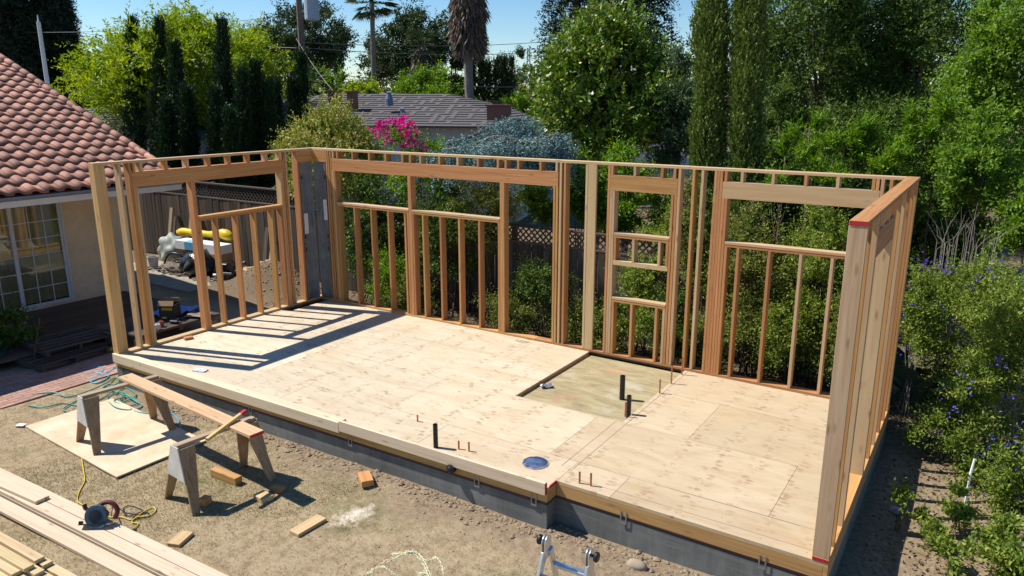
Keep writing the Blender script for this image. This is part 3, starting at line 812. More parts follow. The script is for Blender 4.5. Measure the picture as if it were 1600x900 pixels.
# cords and hoses lying on the ground
def gp(px, py, dz=0.012):
    p = on_z(px, py, GZ); p = on_z(px, py, gzf(p.x, p.y)+dz)
    return p
def hose(name, pts, r, mat, label, cat, group=None):
    o = MB().tube(curve(pts, 7), r, 7).build(name, mat, None, smooth=True)
    return tag(o, label, cat, group)
M['yellow'] = plain('yellow_cord', (0.62, 0.45, 0.03), (0.50, 0.34, 0.02), 20, 0.5)
M['blueh'] = plain('blue_hose', (0.03, 0.36, 0.52), (0.02, 0.28, 0.44), 20, 0.4)
M['tealh'] = plain('teal_hose', (0.03, 0.32, 0.27), (0.02, 0.24, 0.21), 20, 0.45)
hose('extension_cord', [gp(x, y) for x, y in ((123, 694), (127, 712), (131, 738), (132, 752), (124, 768), (121, 781), (128, 788), (145, 795), (158, 800), (172, 808), (190, 808), (207, 812), (222, 801), (238, 793), (243, 798), (232, 806), (214, 808), (206, 816), (216, 818), (210, 826))], 0.007, M['yellow'], 'yellow extension cord curling over the lawn to the saw', 'cord')
hose('saw_cord', [Vector((4.06, -2.40, -0.29))]+[gp(x, y) for x, y in ((178, 789), (190, 797), (196, 805), (193, 794), (205, 790), (222, 797), (226, 802), (212, 803), (196, 801), (203, 806), (224, 799), (233, 804), (219, 810), (207, 812), (213, 805), (229, 801))], 0.0055, M['abs'], 'black power cord of the saw tangled with the yellow one', 'cord')
hose('air_hose', [gp(x, y) for x, y in ((-20, 614), (20, 613), (48, 606), (70, 596), (62, 578), (74, 565), (86, 574), (84, 588), (74, 596), (92, 602), (120, 599), (150, 588), (162, 577), (150, 573), (130, 578), (124, 586), (140, 590), (160, 585), (176, 578), (190, 571))], 0.010, M['blueh'], 'bright blue air hose looped on the brick path', 'hose', 'air hoses')
hose('air_hose', [gp(x, y) for x, y in ((0, 606), (30, 611), (60, 608), (90, 606), (110, 594), (132, 592), (150, 599), (170, 588), (150, 582), (130, 588), (142, 596), (168, 583), (182, 572))], 0.010, M['blueh'], 'second blue air hose lying flatter across the brick path', 'hose', 'air hoses')
tl = [(42, 624), (55, 616), (85, 613), (105, 620), (135, 612), (165, 599), (180, 590), (186, 597), (170, 606), (190, 605), (172, 600), (160, 608), (182, 612), (195, 620), (178, 626), (200, 634), (215, 628), (197, 617), (188, 627), (206, 640), (180, 636), (168, 622), (190, 612), (204, 622), (222, 634), (210, 642), (232, 646), (246, 648)]
hose('garden_hose', [gp(x, y, 0.014+0.015*(i % 3)) for i, (x, y) in enumerate(tl)], 0.009, M['tealh'], 'teal hose heaped in tangled loops between path and sawhorse', 'hose', 'air hoses')
hose('garden_hose', [gp(x, y, 0.014+0.012*(i % 2)) for i, (x, y) in enumerate(((44, 634), (70, 636), (100, 630), (130, 634), (160, 622), (176, 610), (166, 604), (150, 614), (120, 626), (98, 640), (120, 643), (150, 634), (185, 630), (212, 618), (196, 606), (180, 616)))], 0.009, M['tealh'], 'teal hose lying in wide loops on the dry grass edge', 'hose', 'air hoses')
hose('air_hose', [gp(256, 645), gp(268, 646), gp(278, 655), gp(282, 668), gp(290, 683), gp(310, 687)], 0.010, M['blueh'], 'blue hose end curving over the soil behind the sawhorse', 'hose', 'air hoses')

# aluminium folding ladder, its hinged top in the picture
ld = empty('folding_ladder', (8.93, -1.46, GZ), 0.06, 'aluminium folding ladder with black hinge knobs, standing before the foundation', 'ladder')
LH = 1.07
for sx_ in (-1, 1):
    for sy_ in (-1, 1):
        xo = 0.185
        a0 = Vector((sx_*(xo+(0.03 if sy_ < 0 else 0.0)), sy_*0.40, 0)); a1 = Vector((sx_*(xo-0.02*(sy_ > 0)), sy_*0.035, LH-0.09))
        d_ = (a1-a0)
        o = link('rail', boxmesh(0.026, 0.062, d_.length, 0.004), M['aluminium'], ld, (a0+a1)/2)
        o.rotation_mode = 'QUATERNION'; o.rotation_quaternion = d_.to_track_quat('Z', 'Y')
    hp = []
    for k_ in range(13):
        t = math.pi*k_/12
        hp.append((0.055*math.cos(t), 0.075+0.055*math.sin(t)))
    hp = [(0.055, -0.06), (0.055, 0.02)]+hp+[(-0.055, 0.02), (-0.055, -0.06)]
    MM = Matrix.Translation((sx_*0.185, 0, LH-0.09)) @ Matrix.Rotation(math.pi/2, 4, 'Z') @ Matrix.Rotation(math.pi/2, 4, 'X')
    for off_ in (-0.017, 0.009):
        MB().prism(hp, off_, off_+0.008, MM).build('hinge_plate', M['aluminium'], ld)
    KM = Matrix.Translation((sx_*0.204, 0, LH-0.015)) @ Matrix.Rotation(sx_*math.pi/2, 4, 'Y')
    MB().lathe([(0.012, 0), (0.012, 0.02), (0.036, 0.022), (0.04, 0.03), (0.04, 0.045), (0.034, 0.052), (0.01, 0.054)], 18, KM).build('hinge_knob', M['abs'], ld)
for sy_ in (-1, 1):
    for z in (0.24, 0.52, 0.80):
        t = z/(LH-0.09)
        y = sy_*(0.40*(1-t)+0.035*t)
        w = 0.175+0.022*(1-t)*(sy_ < 0)
        box('rung', -w, w, y-0.028, y+0.028, z-0.016, z+0.016, M['aluminium'], ld, 0.005)

# dry seed stalks arching in at the lower edge
pl = empty('seed_stalk_plant', (7.95, -1.72, gzf(7.95, -1.72)), 0, 'pale dry seed stalks arching up at the lower edge of the lawn', 'plant')
M['straw'] = plain('dry_stalk', (0.72, 0.68, 0.46), (0.60, 0.54, 0.32), 30, 0.8)
def stalk(tip, mid):
    b0 = Vector((7.95+random.uniform(-.04, .04), -1.72+random.uniform(-.04, .04), gzf(7.95, -1.72)))
    o0 = Vector(pl.location)
    pts = curve([b0-o0, Vector(mid)-o0, Vector(tip)-o0], 14)
    st_ = MB().tube(pts, [0.007-0.004*i/len(pts) for i in range(len(pts))], 5)
    for i in range(8, len(pts)):
        for _ in range(5):
            q = pts[i]+Vector((random.gauss(0, .006), random.gauss(0, .006), random.gauss(0, .006)))
            dd = (pts[i]-pts[i-1]).normalized()*0.02+Vector((random.gauss(0, .008), random.gauss(0, .008), random.gauss(0, .008)))
            st_.tube([q, q+dd*0.5, q+dd], [0.001, 0.005, 0.001], 4)
    o = st_.build('stalk', M['straw'], pl); 
for tip, mid, z1, z2 in (((600, 878), (655, 872), -0.18, -0.12), ((617, 866), (660, 872), -0.14, -0.10), ((664, 876), (690, 882), -0.16, -0.14), ((570, 898), (610, 892), -0.22, -0.16), ((655, 896), (672, 905), -0.25, -0.25)):
    stalk(on_z(*tip, z1), on_z(*mid, z2))
# ------------------------------------------------------------------ the tiled-roof house at the left
M['stucco'] = plain('tan_stucco', (0.72, 0.55, 0.38), (0.60, 0.45, 0.30), 3, 0.9, 0.5, 90)
M['tile'] = plain('terracotta_tile', (0.33, 0.15, 0.095), (0.19, 0.08, 0.052), 5, 0.75, 0.12, 60, vary=0.26)
M['tiledark'] = plain('roof_underlay', (0.07, 0.045, 0.035), (0.05, 0.03, 0.025), 7, 0.9)
M['fascia'] = plain('white_fascia_paint', (0.62, 0.62, 0.62), (0.54, 0.54, 0.55), 4, 0.5)
M['gutter'] = plain('sky_tint_gutter', (0.16, 0.20, 0.28), (0.12, 0.15, 0.22), 8, 0.4)  # grey metal, with the sky's reflection painted in as blue
M['frame'] = plain('grey_white_door_frame', (0.55, 0.57, 0.62), (0.48, 0.50, 0.55), 6, 0.45)
hs = empty('tiled_roof_house', (-5.15, 0, GZ), 0, 'tan stucco house with a terracotta tiled roof and a sliding glass door', 'house')
HX, HY, HZ = -5.15, 0.0, GZ
def hb(name, x0, x1, y0, y1, z0, z1, mat, parent=None, bev=0.004):
    return box(name, x0-HX, x1-HX, y0, y1, z0-GZ, z1-GZ, mat, parent or hs, bev)
DY0, DY1, DZ0, DZ1 = -0.02, 2.04, -0.29, 1.87
EX, EZ, EY, SL = -3.18, 2.27, 3.57, 0.38      # eave line, height, gable end, slope
WB = 3.45
hb('wall', -5.35, -5.15, -7.0, DY0, -0.5, 2.84, M['stucco']); hb('wall', -5.35, -5.15, DY1, WB, -0.5, 2.84, M['stucco'])
hb('wall', -5.35, -5.15, DY0, DY1, DZ1, 2.84, M['stucco']); hb('wall', -5.35, -5.15, DY0, DY1, -0.5, DZ0, M['stucco'])
gw = MB()
RXx = -10.6
rz_ = EZ+SL*(EX-RXx)-0.13
gw.poly([(-5.351-HX, WB-0.2, 0), (-15.6-HX, WB-0.2, 0), (-15.6-HX, WB-0.2, 3.2-GZ), (RXx-HX, WB-0.2, rz_-GZ), (-5.351-HX, WB-0.2, 2.85-GZ),
         (-5.351-HX, WB, 0), (-15.6-HX, WB, 0), (-15.6-HX, WB, 3.2-GZ), (RXx-HX, WB, rz_-GZ), (-5.351-HX, WB, 2.85-GZ)],
        [(0, 1, 2, 3, 4), (9, 8, 7, 6, 5), (0, 5, 6, 1), (1, 6, 7, 2), (2, 7, 8, 3), (3, 8, 9, 4), (4, 9, 5, 0)])
gw.build('gable_wall', M['stucco'], hs)
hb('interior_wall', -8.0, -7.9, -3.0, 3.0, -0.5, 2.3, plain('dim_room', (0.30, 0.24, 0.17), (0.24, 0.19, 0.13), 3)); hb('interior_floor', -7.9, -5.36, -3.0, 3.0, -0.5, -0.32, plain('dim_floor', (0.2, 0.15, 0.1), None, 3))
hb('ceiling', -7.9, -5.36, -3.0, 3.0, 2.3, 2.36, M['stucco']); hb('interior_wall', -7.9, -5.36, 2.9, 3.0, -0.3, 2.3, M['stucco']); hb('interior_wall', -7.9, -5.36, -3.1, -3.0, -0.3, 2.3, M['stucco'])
# roof slabs (front slope and the far one)
def slab(x0, z0, x1, z1, y0, y1, t=0.10):
    o = [(x0, z0), (x1, z1), (x1, z1-t), (x0, z0-t)]
    P = [(x-HX, y, z-GZ) for y in (y0, y1) for x, z in o]
    return MB().poly(P, [(3, 2, 1, 0), (4, 5, 6, 7), (0, 1, 5, 4), (1, 2, 6, 5), (2, 3, 7, 6), (3, 0, 4, 7)])
rzt = EZ+SL*(EX-RXx)
roof = slab(EX, EZ, RXx, rzt, -8.0, EY).build('roof', M['tiledark'], hs)
slab(RXx, rzt, RXx-7.5, rzt-SL*7.5, -8.0, EY).build('roof_back_slope', M['tile'], hs)
hb('fascia', EX, EX+0.03, -8.0, EY-0.01, EZ-0.21, EZ-0.055, M['fascia'])
MB().poly([(EX+0.03-HX, y, z-GZ) if k == 0 else (EX+0.13-HX, y, z-GZ) for y in (-8.0, EY) for k, z in ((0, EZ-0.10), (0, EZ-0.02), (1, EZ-0.02), (1, EZ-0.06))], [(3, 2, 1, 0), (4, 5, 6, 7), (0, 1, 5, 4), (1, 2, 6, 5), (2, 3, 7, 6), (3, 0, 4, 7)]).build('gutter', M['gutter'], hs)
# the soffit under the deep overhang
slab(EX-0.02, EZ-0.11, HX+0.01, EZ-0.11+SL*(EX-HX)*0.0, -8.0, EY-0.02, 0.02).build('soffit', M['fascia'], hs)
# S-shaped tiles, one by one
TW, TL, TE = 0.285, 0.41, 0.355
prof = []
for k in range(13):
    t = k/12
    u = -TW/2-0.02+(TW+0.04)*t
    h = 0.046*math.sin(math.pi*min(1, max(0, (t-0.0)/0.58))) if t < 0.58 else -0.012*math.sin(math.pi*(t-0.58)/0.42)
    prof.append((u, h))
tm = MB()
for v in (0.0, TL):
    for th in (0.0, -0.016):
        tm.v += [(-v*math.cos(math.atan(SL)), u, h+th*(2.2 if v == 0 else 1)+(0.034 if v == 0 else 0)+v*math.sin(math.atan(SL))) for u, h in prof]
n_ = 13
for k in range(n_-1):
    a, b2, c, d2 = k, k+n_, k+2*n_, k+3*n_
    tm.f += [(a, a+1, c+1, c), (b2, d2, d2+1, b2+1), (a, b2, b2+1, a+1), (c, c+1, d2+1, d2)]
tm.f += [(0, 2*n_, 3*n_, n_), (n_-1, 2*n_-1, 4*n_-1, 3*n_-1)]
tile_me = tm.mesh('roof_tile', True)
cs, sn = math.cos(math.atan(SL)), math.sin(math.atan(SL))
ncol = 26
for r_ in range(23):
    for c in range(ncol):
        y = EY-0.16-TW*c-TW/2
        x = EX+0.10-r_*TE*cs; z = EZ+0.045+(r_*TE)*sn-0.10*SL
        px, py = proj((x, y, z))
        if px < -22 or px > 300 or py < 60: continue
        link('roof_tile', tile_me, M['tile'], roof, (x-HX, y+random.uniform(-0.004, 0.004), z-GZ+random.uniform(-0.003, 0.003)), (0, random.uniform(-0.012, 0.012), random.uniform(-0.012, 0.012)))
rt_ = MB()
for v in (0.0, 0.47):
    for rr in (0.095, 0.08):
        for k in range(9):
            t = math.pi*(k/8)
            rt_.v.append((-v*cs, rr*math.cos(t)*(1-0.1*v), rr*math.sin(t)*(1-0.1*v)+v*sn))
for k in range(8):
    a, b2, c, d2 = k, k+9, k+18, k+27
    rt_.f += [(a, c, c+1, a+1), (b2, b2+1, d2+1, d2), (a, a+1, b2+1, b2), (c, d2, d2+1, c+1)]
rt_.f += [(0, 9, 27, 18), (8, 26, 35, 17)]
rake_me = rt_.mesh('rake_tile', True)
for r_ in range(23):
    x = EX+0.10-r_*TE*cs; z = EZ+0.03+(r_*TE)*sn-0.10*SL
    link('rake_tile', rake_me, M['tile'], roof, (x-HX, EY-0.06, z-GZ+0.02), (0, random.uniform(-0.01, 0.01), random.uniform(-0.02, 0.02)))
# sliding door
m, nt, b, N, L = newmat('door_glass')
b.inputs['Base Color'].default_value = (0.75, 0.8, 0.8, 1); b.inputs['Roughness'].default_value = 0.03; b.inputs['Metallic'].default_value = 0.0
tr = N.new('ShaderNodeBsdfTransparent'); tr.inputs[0].default_value = (0.72, 0.74, 0.70, 1)
gl = N.new('ShaderNodeBsdfGlossy'); gl.inputs['Roughness'].default_value = 0.02; gl.inputs[0].default_value = (0.9, 0.95, 1, 1)
mx = N.new('ShaderNodeMixShader'); fr = N.new('ShaderNodeFresnel'); fr.inputs[0].default_value = 1.5
L.new(math_n(nt, 'ADD', math_n(nt, 'MULTIPLY', fr.outputs[0], 1.0), 0.03, clamp=True), mx.inputs[0]); L.new(tr.outputs[0], mx.inputs[1]); L.new(gl.outputs[0], mx.inputs[2]); L.new(mx.outputs[0], N['Material Output'].inputs[0])
M['glass'] = m
dr = hb('sliding_door', -5.17, -5.12, DY0, DY1, DZ0-0.001, DZ0+0.06, M['frame'])
def db(name, y0, y1, z0, z1, x0=-5.17, x1=-5.12, mat=None):
    c = dr.location
    return box(name, x0-HX-c.x, x1-HX-c.x, y0-c.y, y1-c.y, z0-GZ-c.z, z1-GZ-c.z, mat or M['frame'], dr, 0.003)
db('frame', DY0, DY1, DZ1-0.055, DZ1); db('frame', DY0, DY0+0.05, DZ0+0.061, DZ1-0.056); db('frame', DY1-0.05, DY1, DZ0+0.061, DZ1-0.056)
pm = 1.02
db('stile', pm-0.035, pm+0.035, DZ0+0.061, DZ1-0.056, -5.165, -5.115); db('stile', DY1-0.10, DY1-0.055, DZ0+0.061, DZ1-0.056, -5.16, -5.125)
for (a, c, xx) in ((DY0+0.051, pm-0.036, -5.155), (pm+0.036, DY1-0.101, -5.148)):
    db('pane', a, c, DZ0+0.062, DZ1-0.057, xx-0.004, xx, M['glass'])
    for k in range(1, 3): db('muntin', a+(c-a)*k/3-0.008, a+(c-a)*k/3+0.008, DZ0+0.062, DZ1-0.057, xx+0.001, xx+0.008)
    for k in range(1, 6): 
        z = DZ0+0.06+(DZ1-DZ0-0.12)*k/6
        db('muntin', a, c, z-0.008, z+0.008, xx+0.0015, xx+0.0075)
M['curtain'] = plain('cream_curtain', (0.86, 0.78, 0.55), (0.72, 0.62, 0.42), 6, 0.9)
cu = MB()
ny_ = 60
P = []
for k in range(ny_+1):
    y = 0.35+1.65*k/ny_
    for z in (DZ0+0.07, DZ1-0.05):
        P.append((-5.23+0.03*math.sin(k*1.1)-HX, y, z-GZ))
cu.poly(P, [(2*k, 2*k+2, 2*k+3, 2*k+1) for k in range(ny_)])
cu.build('curtain', M['curtain'], hs)
sl = empty('solar_lamp', (-5.13, 1.70, 1.86), 0, 'small dark solar lamp on the wall above the sliding door', 'lamp')
link('panel', boxmesh(0.10, 0.17, 0.012), plain('solar_cell', (0.02, 0.03, 0.09), None, 9, 0.2), sl, (0.09, 0, 0.0), (0, 0.45, 0)); link('housing', boxmesh(0.09, 0.16, 0.02), M['white'], sl, (0.09, 0, -0.018), (0, 0.45, 0)); box('bracket', 0, 0.06, -0.012, 0.012, -0.01, 0.012, M['abs'], sl)

# ------------------------------------------------------------------ patio: decking, brick path, slab
deckw = [woodmat('dark_decking_'+a, i, (0.125, 0.085, 0.06), (0.09, 0.06, 0.043), (0.055, 0.036, 0.026), vary=0.25) for i, a in enumerate('xyz')]
pd = empty('patio_deck', (-3.7, 0.2, GZ), 0, 'low dark wooden deck in the shade outside the sliding door', 'deck')
for k in range(20):
    x = -1.43+k*0.145
    box('plank', x, x+0.139, -3.2, 2.95, 0.125, 0.155+random.uniform(-0.003, 0.003), deckw[1], pd)
for y in (-3.1, -1.0, 1.0, 2.85): box('joist', -1.42, 1.46, y-0.03, y+0.03, 0.0, 0.124, deckw[0], pd)
path = MB().prism([(-1.95, -4.5), (-0.50, -4.5), (-0.47, 4.1), (-1.95, 4.1)], GZ-0.05, GZ+0.012).build('brick_path', plain('path_mortar', (0.30, 0.22, 0.17), (0.22, 0.16, 0.12), 9, 0.95), None)
tag(path, kind='structure')
M['brick'] = plain('path_brick', (0.40, 0.235, 0.18), (0.30, 0.17, 0.125), 9, 0.9, 0.2, 60, vary=0.14)
bm_ = boxmesh(0.098, 0.20, 0.03, 0.004)
nb = 0
for i in range(14):
    for j in range(28):
        x = -0.535-0.103*i; y = -2.2+0.206*j+(0.103 if i % 2 else 0)
        px, py = proj((x, y, GZ))
        if px < -25 or y > 2.0 or nb >= 299: continue
        link('brick', bm_, M['brick'], path, (x, y, GZ+0.0065), (random.uniform(-.01, .01), random.uniform(-.01, .01), random.uniform(-.02, .02))); nb += 1
slabc = MB().prism([(-8.5, 4.2), (-4.3, 4.2), (-4.5, 5.4), (-5.2, 5.8), (-8.5, 5.9)], GZ-0.05, GZ+0.02).build('concrete_pad', plain('old_concrete', (0.34, 0.29, 0.22), (0.24, 0.20, 0.15), 3, 0.9, 0.2, 40), None)
tag(slabc, kind='structure')

def pallet(loc, rz, sx, sy, label):
    p = empty('pallet', loc, rz, label, 'pallet', 'weathered wooden pallets by the deck')
    for y in (-sy/2+0.04, 0, sy/2-0.04): box('stringer', -sx/2, sx/2, y-0.025, y+0.025, 0.016, 0.105, GREYW[0], p)
    n = int(sx/0.155)
    for k in range(n):
        x = -sx/2+0.05+k*(sx-0.1)/(n-1)
        box('slat', x-0.05, x+0.05, -sy/2, sy/2, 0.1055, 0.122, GREYW[1], p)
    for x in (-sx/2+0.05, 0, sx/2-0.05): box('bottom_slat', x-0.05, x+0.05, -sy/2, sy/2, 0.0, 0.0155, GREYW[1], p)
    return p
pallet((-2.02, 0.15, GZ+0.02), 0.05, 1.0, 1.2, 'grey pallet lying lowest on the ground beside the brick path')
pallet((-2.28, 0.42, GZ+0.145), -0.04, 1.0, 1.15, 'grey pallet stacked on the lowest one beside the deck')
wt = empty('work_platform', (-1.55, 1.78, GZ), 0.04, 'low plank work platform on block legs outside the left wall', 'platform')
for k in range(8): box('plank', -0.62+k*0.155, -0.47+k*0.155, -0.85, 0.85, 0.355, 0.393, GREYW[1], wt)
for y in (-0.7, 0.0, 0.7): box('bearer', -0.6, 0.6, y-0.045, y+0.045, 0.285, 0.354, GREYW[0], wt)
M['block'] = plain('concrete_block', (0.26, 0.235, 0.20), (0.2, 0.18, 0.15), 12, 0.95, 0.2, 60)
for x in (-0.45, 0.45):
    for y in (-0.7, 0.7):
        for z in (0.01, 0.102, 0.194): box('leg_block', x-0.1, x+0.1, y-0.1, y+0.1, z, z+0.09, M['block'], wt)
TZ = GZ+0.394
M['card'] = plain('brown_cardboard', (0.36, 0.235, 0.13), (0.30, 0.19, 0.10), 5, 0.85)
M['blackcard'] = plain('black_carton', (0.02, 0.02, 0.02), (0.012, 0.012, 0.012), 9, 0.5)
M['yelprint'] = plain('yellow_print', (0.68, 0.48, 0.02), (0.6, 0.42, 0.02), 20, 0.6)
ct = empty('tool_carton', (-1.45, 1.92, TZ), 0.55, 'open black carton with yellow lettering panels on the work platform', 'carton')
for (x0, x1, y0, y1) in ((-0.15, 0.15, -0.12, -0.11), (-0.15, 0.15, 0.11, 0.12), (-0.15, -0.14, -0.11, 0.11), (0.14, 0.15, -0.11, 0.11)): box('side', x0, x1, y0, y1, 0.001, 0.29, M['blackcard'], ct, 0)
box('bottom', -0.139, 0.139, -0.109, 0.109, 0.001, 0.008, M['card'], ct, 0)
link('flap', boxmesh(0.29, 0.10, 0.006, 0), M['card'], ct, (0, -0.137, 0.325), (1.1, 0, 0)); link('flap', boxmesh(0.29, 0.10, 0.006, 0), M['card'], ct, (0, 0.137, 0.33), (-1.2, 0, 0))
box('print_panel', -0.09, 0.10, -0.1225, -0.1205, 0.19, 0.235, M['yelprint'], ct, 0); box('print_panel', -0.10, -0.02, -0.1225, -0.1205, 0.03, 0.06, M['yelprint'], ct, 0)
for k in range(6): box('letter', -0.075+k*0.028, -0.058+k*0.028, -0.1238, -0.1228, 0.20, 0.226, M['blackcard'], ct, 0)
M['bluetarp'] = plain('pale_blue_tarp', (0.20, 0.32, 0.72), (0.14, 0.24, 0.58), 5, 0.5)
crumple('blue_tarp', (-1.72, 2.15, TZ+0.001), 0.62, 0.75, 0.09, M['bluetarp'], 'crumpled pale blue tarp sheet lying behind the black carton', 'tarp', 8, 0.3)
crumple('cardboard_sheet', (-1.12, 2.28, TZ+0.001), 0.42, 0.34, 0.05, plain('grey_cardboard', (0.25, 0.20, 0.155), None, 6, 0.85), 'bent grey cardboard sheets hanging at the corner of the work platform', 'cardboard', 4, 0.4)
block('cardboard_flap', (-0.90, 2.30, GZ+0.09), (0.02, 0.22, 0.24), 0.1, M['card'], 'tan cardboard flap hanging from the edge of the work platform', 'cardboard', None)
for i, (x, y, s, c, l) in enumerate(((-1.02, 1.22, 0.05, (0.3, 0.5, 0.03), 'small lime green tin among the tools on the platform'), (-1.0, 1.36, 0.06, (0.5, 0.52, 0.55), 'grey metal can on the edge of the platform'), (-1.1, 1.5, 0.05, (0.3, 0.08, 0.06), 'small red tin on the platform near the carton'))):
    o = MB().lathe([(s*0.9, 0), (s, 0.005), (s, 0.09), (s*0.9, 0.1), (s*0.3, 0.1), (s*0.3, 0.12)], 12).build('tin_can', plain('tin_%d' % i, c, None, 9, 0.35), None, (x, y, TZ)); tag(o, l, 'can', 'small tins on the work platform')
def dtool(x, y, z, rz, label, cols):
    """a cordless drill lying down"""
    t = empty('power_drill', (x, y, z), rz, label, 'drill')
    MB().lathe([(0.02, -0.10), (0.035, -0.09), (0.035, 0.05), (0.022, 0.08), (0.018, 0.13), (0.006, 0.135)], 12, Matrix.Translation((0, 0, 0.036)) @ Matrix.Rotation(math.pi/2, 4, 'Y')).build('body', cols[0], t)
    MB().tube([(-0.03, 0.02, 0.035), (-0.05, 0.09, 0.03), (-0.06, 0.15, 0.028)], [0.022, 0.02, 0.024], 8).build('grip', cols[1], t); box('battery', -0.11, -0.02, 0.14, 0.20, 0.004, 0.055, cols[1], t, 0.006)
dtool(-1.05, 1.75, TZ, 0.4, 'black power drill lying on the work platform', (M['abs'], M['abs']))
dtool(-1.62, 0.86, GZ+0.02, 1.2, 'yellow and black drill on the ground by the corner post', (M['yelprint'], M['abs']))
# rake leaning on nothing but the pallets, hose coil on the deck, a cloth
rk = empty('rake', tuple(gp(52, 572, 0.0)), 0, 'long handled rake standing head down beside the brick path', 'rake')
hd = at(62, 497, (Vector(rk.location)-CAM_LOC).dot(FW)-0.1)-Vector(rk.location)
MB().tube([(0, 0, 0.02), hd*0.5, hd], 0.014, 8).build('handle', GREYW[2], rk)
MB().tube([(-0.2, 0.05, 0.015), (0, 0.0, 0.03), (0.22, 0.0, 0.015)], 0.008, 6).build('head', M['steel'], rk)
for k in range(9): MB().tube([(-0.2+0.052*k, 0.04-0.005*k, 0.02), (-0.2+0.052*k, 0.0-0.005*k, 0.002)], 0.004, 5).build('tine', M['steel'], rk)
pts = []
for k in range(60):
    t = k*0.42; r = 0.24+0.03*math.sin(k*0.9)
    pts.append((-2.75+r*math.cos(t), -0.62+r*math.sin(t), GZ+0.165+0.012+0.0016*k))
o = MB().tube(pts, 0.011, 6).build('hose_coil', plain('dark_green_hose', (0.012, 0.06, 0.03), (0.01, 0.045, 0.022), 12, 0.5), None, smooth=True); tag(o, 'dark green hose coiled on the shaded deck', 'hose')
crumple('plastic_bag', tuple(gp(22, 562, 0.0)), 0.34, 0.2, 0.08, plain('white_plastic', (0.55, 0.58, 0.66), (0.45, 0.47, 0.55), 9, 0.35), 'crumpled white plastic bag under the bush by the rake', 'bag', 6, 0.4)

# ------------------------------------------------------------------ clutter behind the left wall
def lump(name, loc, r, mat, label, cat, seed=0, n=3, sq=0.12):
    bm = bmesh.new(); bmesh.ops.create_icosphere(bm, subdivisions=n, radius=1.0)
    rs = np.random.default_rng(seed); ph = rs.uniform(0, 6.28, (5, 3)); fr_ = rs.uniform(2.0, 6.5, (5, 3))
    for v in bm.verts:
        d = sum(math.sin(fr_[k][0]*v.co.x+ph[k][0])*math.sin(fr_[k][1]*v.co.y+ph[k][1])*math.sin(fr_[k][2]*v.co.z+ph[k][2]) for k in range(5))
        v.co *= 1+sq*d
        v.co.z = max(v.co.z, -0.75)
    bmesh.ops.scale(bm, vec=r, verts=bm.verts)
    me = bpy.data.meshes.new(name); bm.to_mesh(me); bm.free(); me.shade_smooth()
    o = link(name, me, mat, None, (loc[0]-(0.5 if loc[0] < -4 else 0), loc[1], loc[2]+0.75*r[2]))
    return tag(o, label, cat)
M['bag'] = plain('black_bin_liner', (0.012, 0.012, 0.014), (0.006, 0.006, 0.008), 6, 0.25, 0.9, 18, spec=0.6)
GS = GZ+0.021
lump('bin_bag', (-4.98, 5.35, GS), (0.42, 0.34, 0.40), M['bag'], 'larger black bin bag below the white and blue box', 'bin bag', 1)
lump('bin_bag', (-5.45, 5.45, GS), (0.34, 0.28, 0.30), M['bag'], 'smaller black bin bag beside the larger one', 'bin bag', 2)
lump('tarp_bundle', (-7.05, 6.0, GS), (0.55, 0.28, 0.44), plain('grey_green_tarp', (0.30, 0.33, 0.29), (0.21, 0.23, 0.20), 5, 0.6, 0.4, 20), 'grey green tarp bundle piled against the fence', 'tarp', 3, 4, 0.17)
lump('plastic_bundle', (-6.35, 6.08, GS), (0.33, 0.2, 0.52), plain('dirty_clear_plastic', (0.55, 0.52, 0.46), (0.30, 0.28, 0.24), 9, 0.4, 0.6, 20), 'crumpled off white plastic bundle against the fence', 'plastic', 4, 3, 0.16)
cr = empty('appliance_carton', (-5.65, 5.72, GS), 0.05, 'long white and blue carton lying on top of the brown boxes', 'carton')
box('carton', -1.0, 0.75, -0.19, 0.19, 0.575, 0.80, M['white'], cr); box('blue_panel', -0.62, -0.28, -0.1925, -0.1905, 0.59, 0.79, plain('light_blue_print', (0.10, 0.40, 0.66), None, 9), cr, 0); box('blue_panel', -0.62, -0.28, -0.18, 0.18, 0.8005, 0.802, plain('light_blue_print_top', (0.10, 0.40, 0.66), None, 9), cr, 0)
box('printed_square', -0.50, -0.40, -0.08, 0.06, 0.8025, 0.8035, M['white'], cr, 0)
bxc = empty('brown_carton', (-5.25, 5.72, GS), 0.1, 'tall brown cardboard box at the right end under the white carton', 'carton')
box('carton', -0.33, 0.33, -0.2, 0.2, 0.0, 0.57, M['card'], bxc); box('tape', -0.33, 0.33, -0.03, 0.03, 0.5705, 0.572, plain('tape', (0.45, 0.35, 0.2), None, 9), bxc, 0)
block('brown_box', (-6.25, 5.75, GS), (0.42, 0.36, 0.57), 0.1, M['card'], 'brown cardboard box hidden under the left of the white carton', 'carton', None)
ky = MB().tube(curve([(-6.65, 6.0, -0.02), (-6.1, 6.02, 0.01), (-5.3, 6.05, 0.03), (-4.8, 6.06, 0.10), (-4.42, 6.06, 0.02)], 5), [0.06, 0.10, 0.12, 0.12, 0.11, 0.10, 0.11, 0.11, 0.10, 0.09, 0.09, 0.10, 0.10, 0.10, 0.11, 0.13, 0.14, 0.14, 0.13, 0.10, 0.06][:21], 12).build('yellow_roll', plain('bright_yellow_vinyl', (0.72, 0.50, 0.01), (0.62, 0.42, 0.01), 5, 0.4), None, (-0.6, 0, 0.42), smooth=True)
tag(ky, 'long bright yellow vinyl roll lying behind the white carton', 'roll')
whl = MB().tube([(0.42*math.cos(t), 0.02*math.sin(t*3), 0.42*math.sin(t)) for t in np.linspace(0.15, 2.9, 18)], 0.028, 8).build('fender_arc', M['abs'], None, (-6.8, 5.55, GS), (0, 0, 0.2), smooth=True)
tag(whl, 'black curved plastic strip arching over the clutter', 'strip')
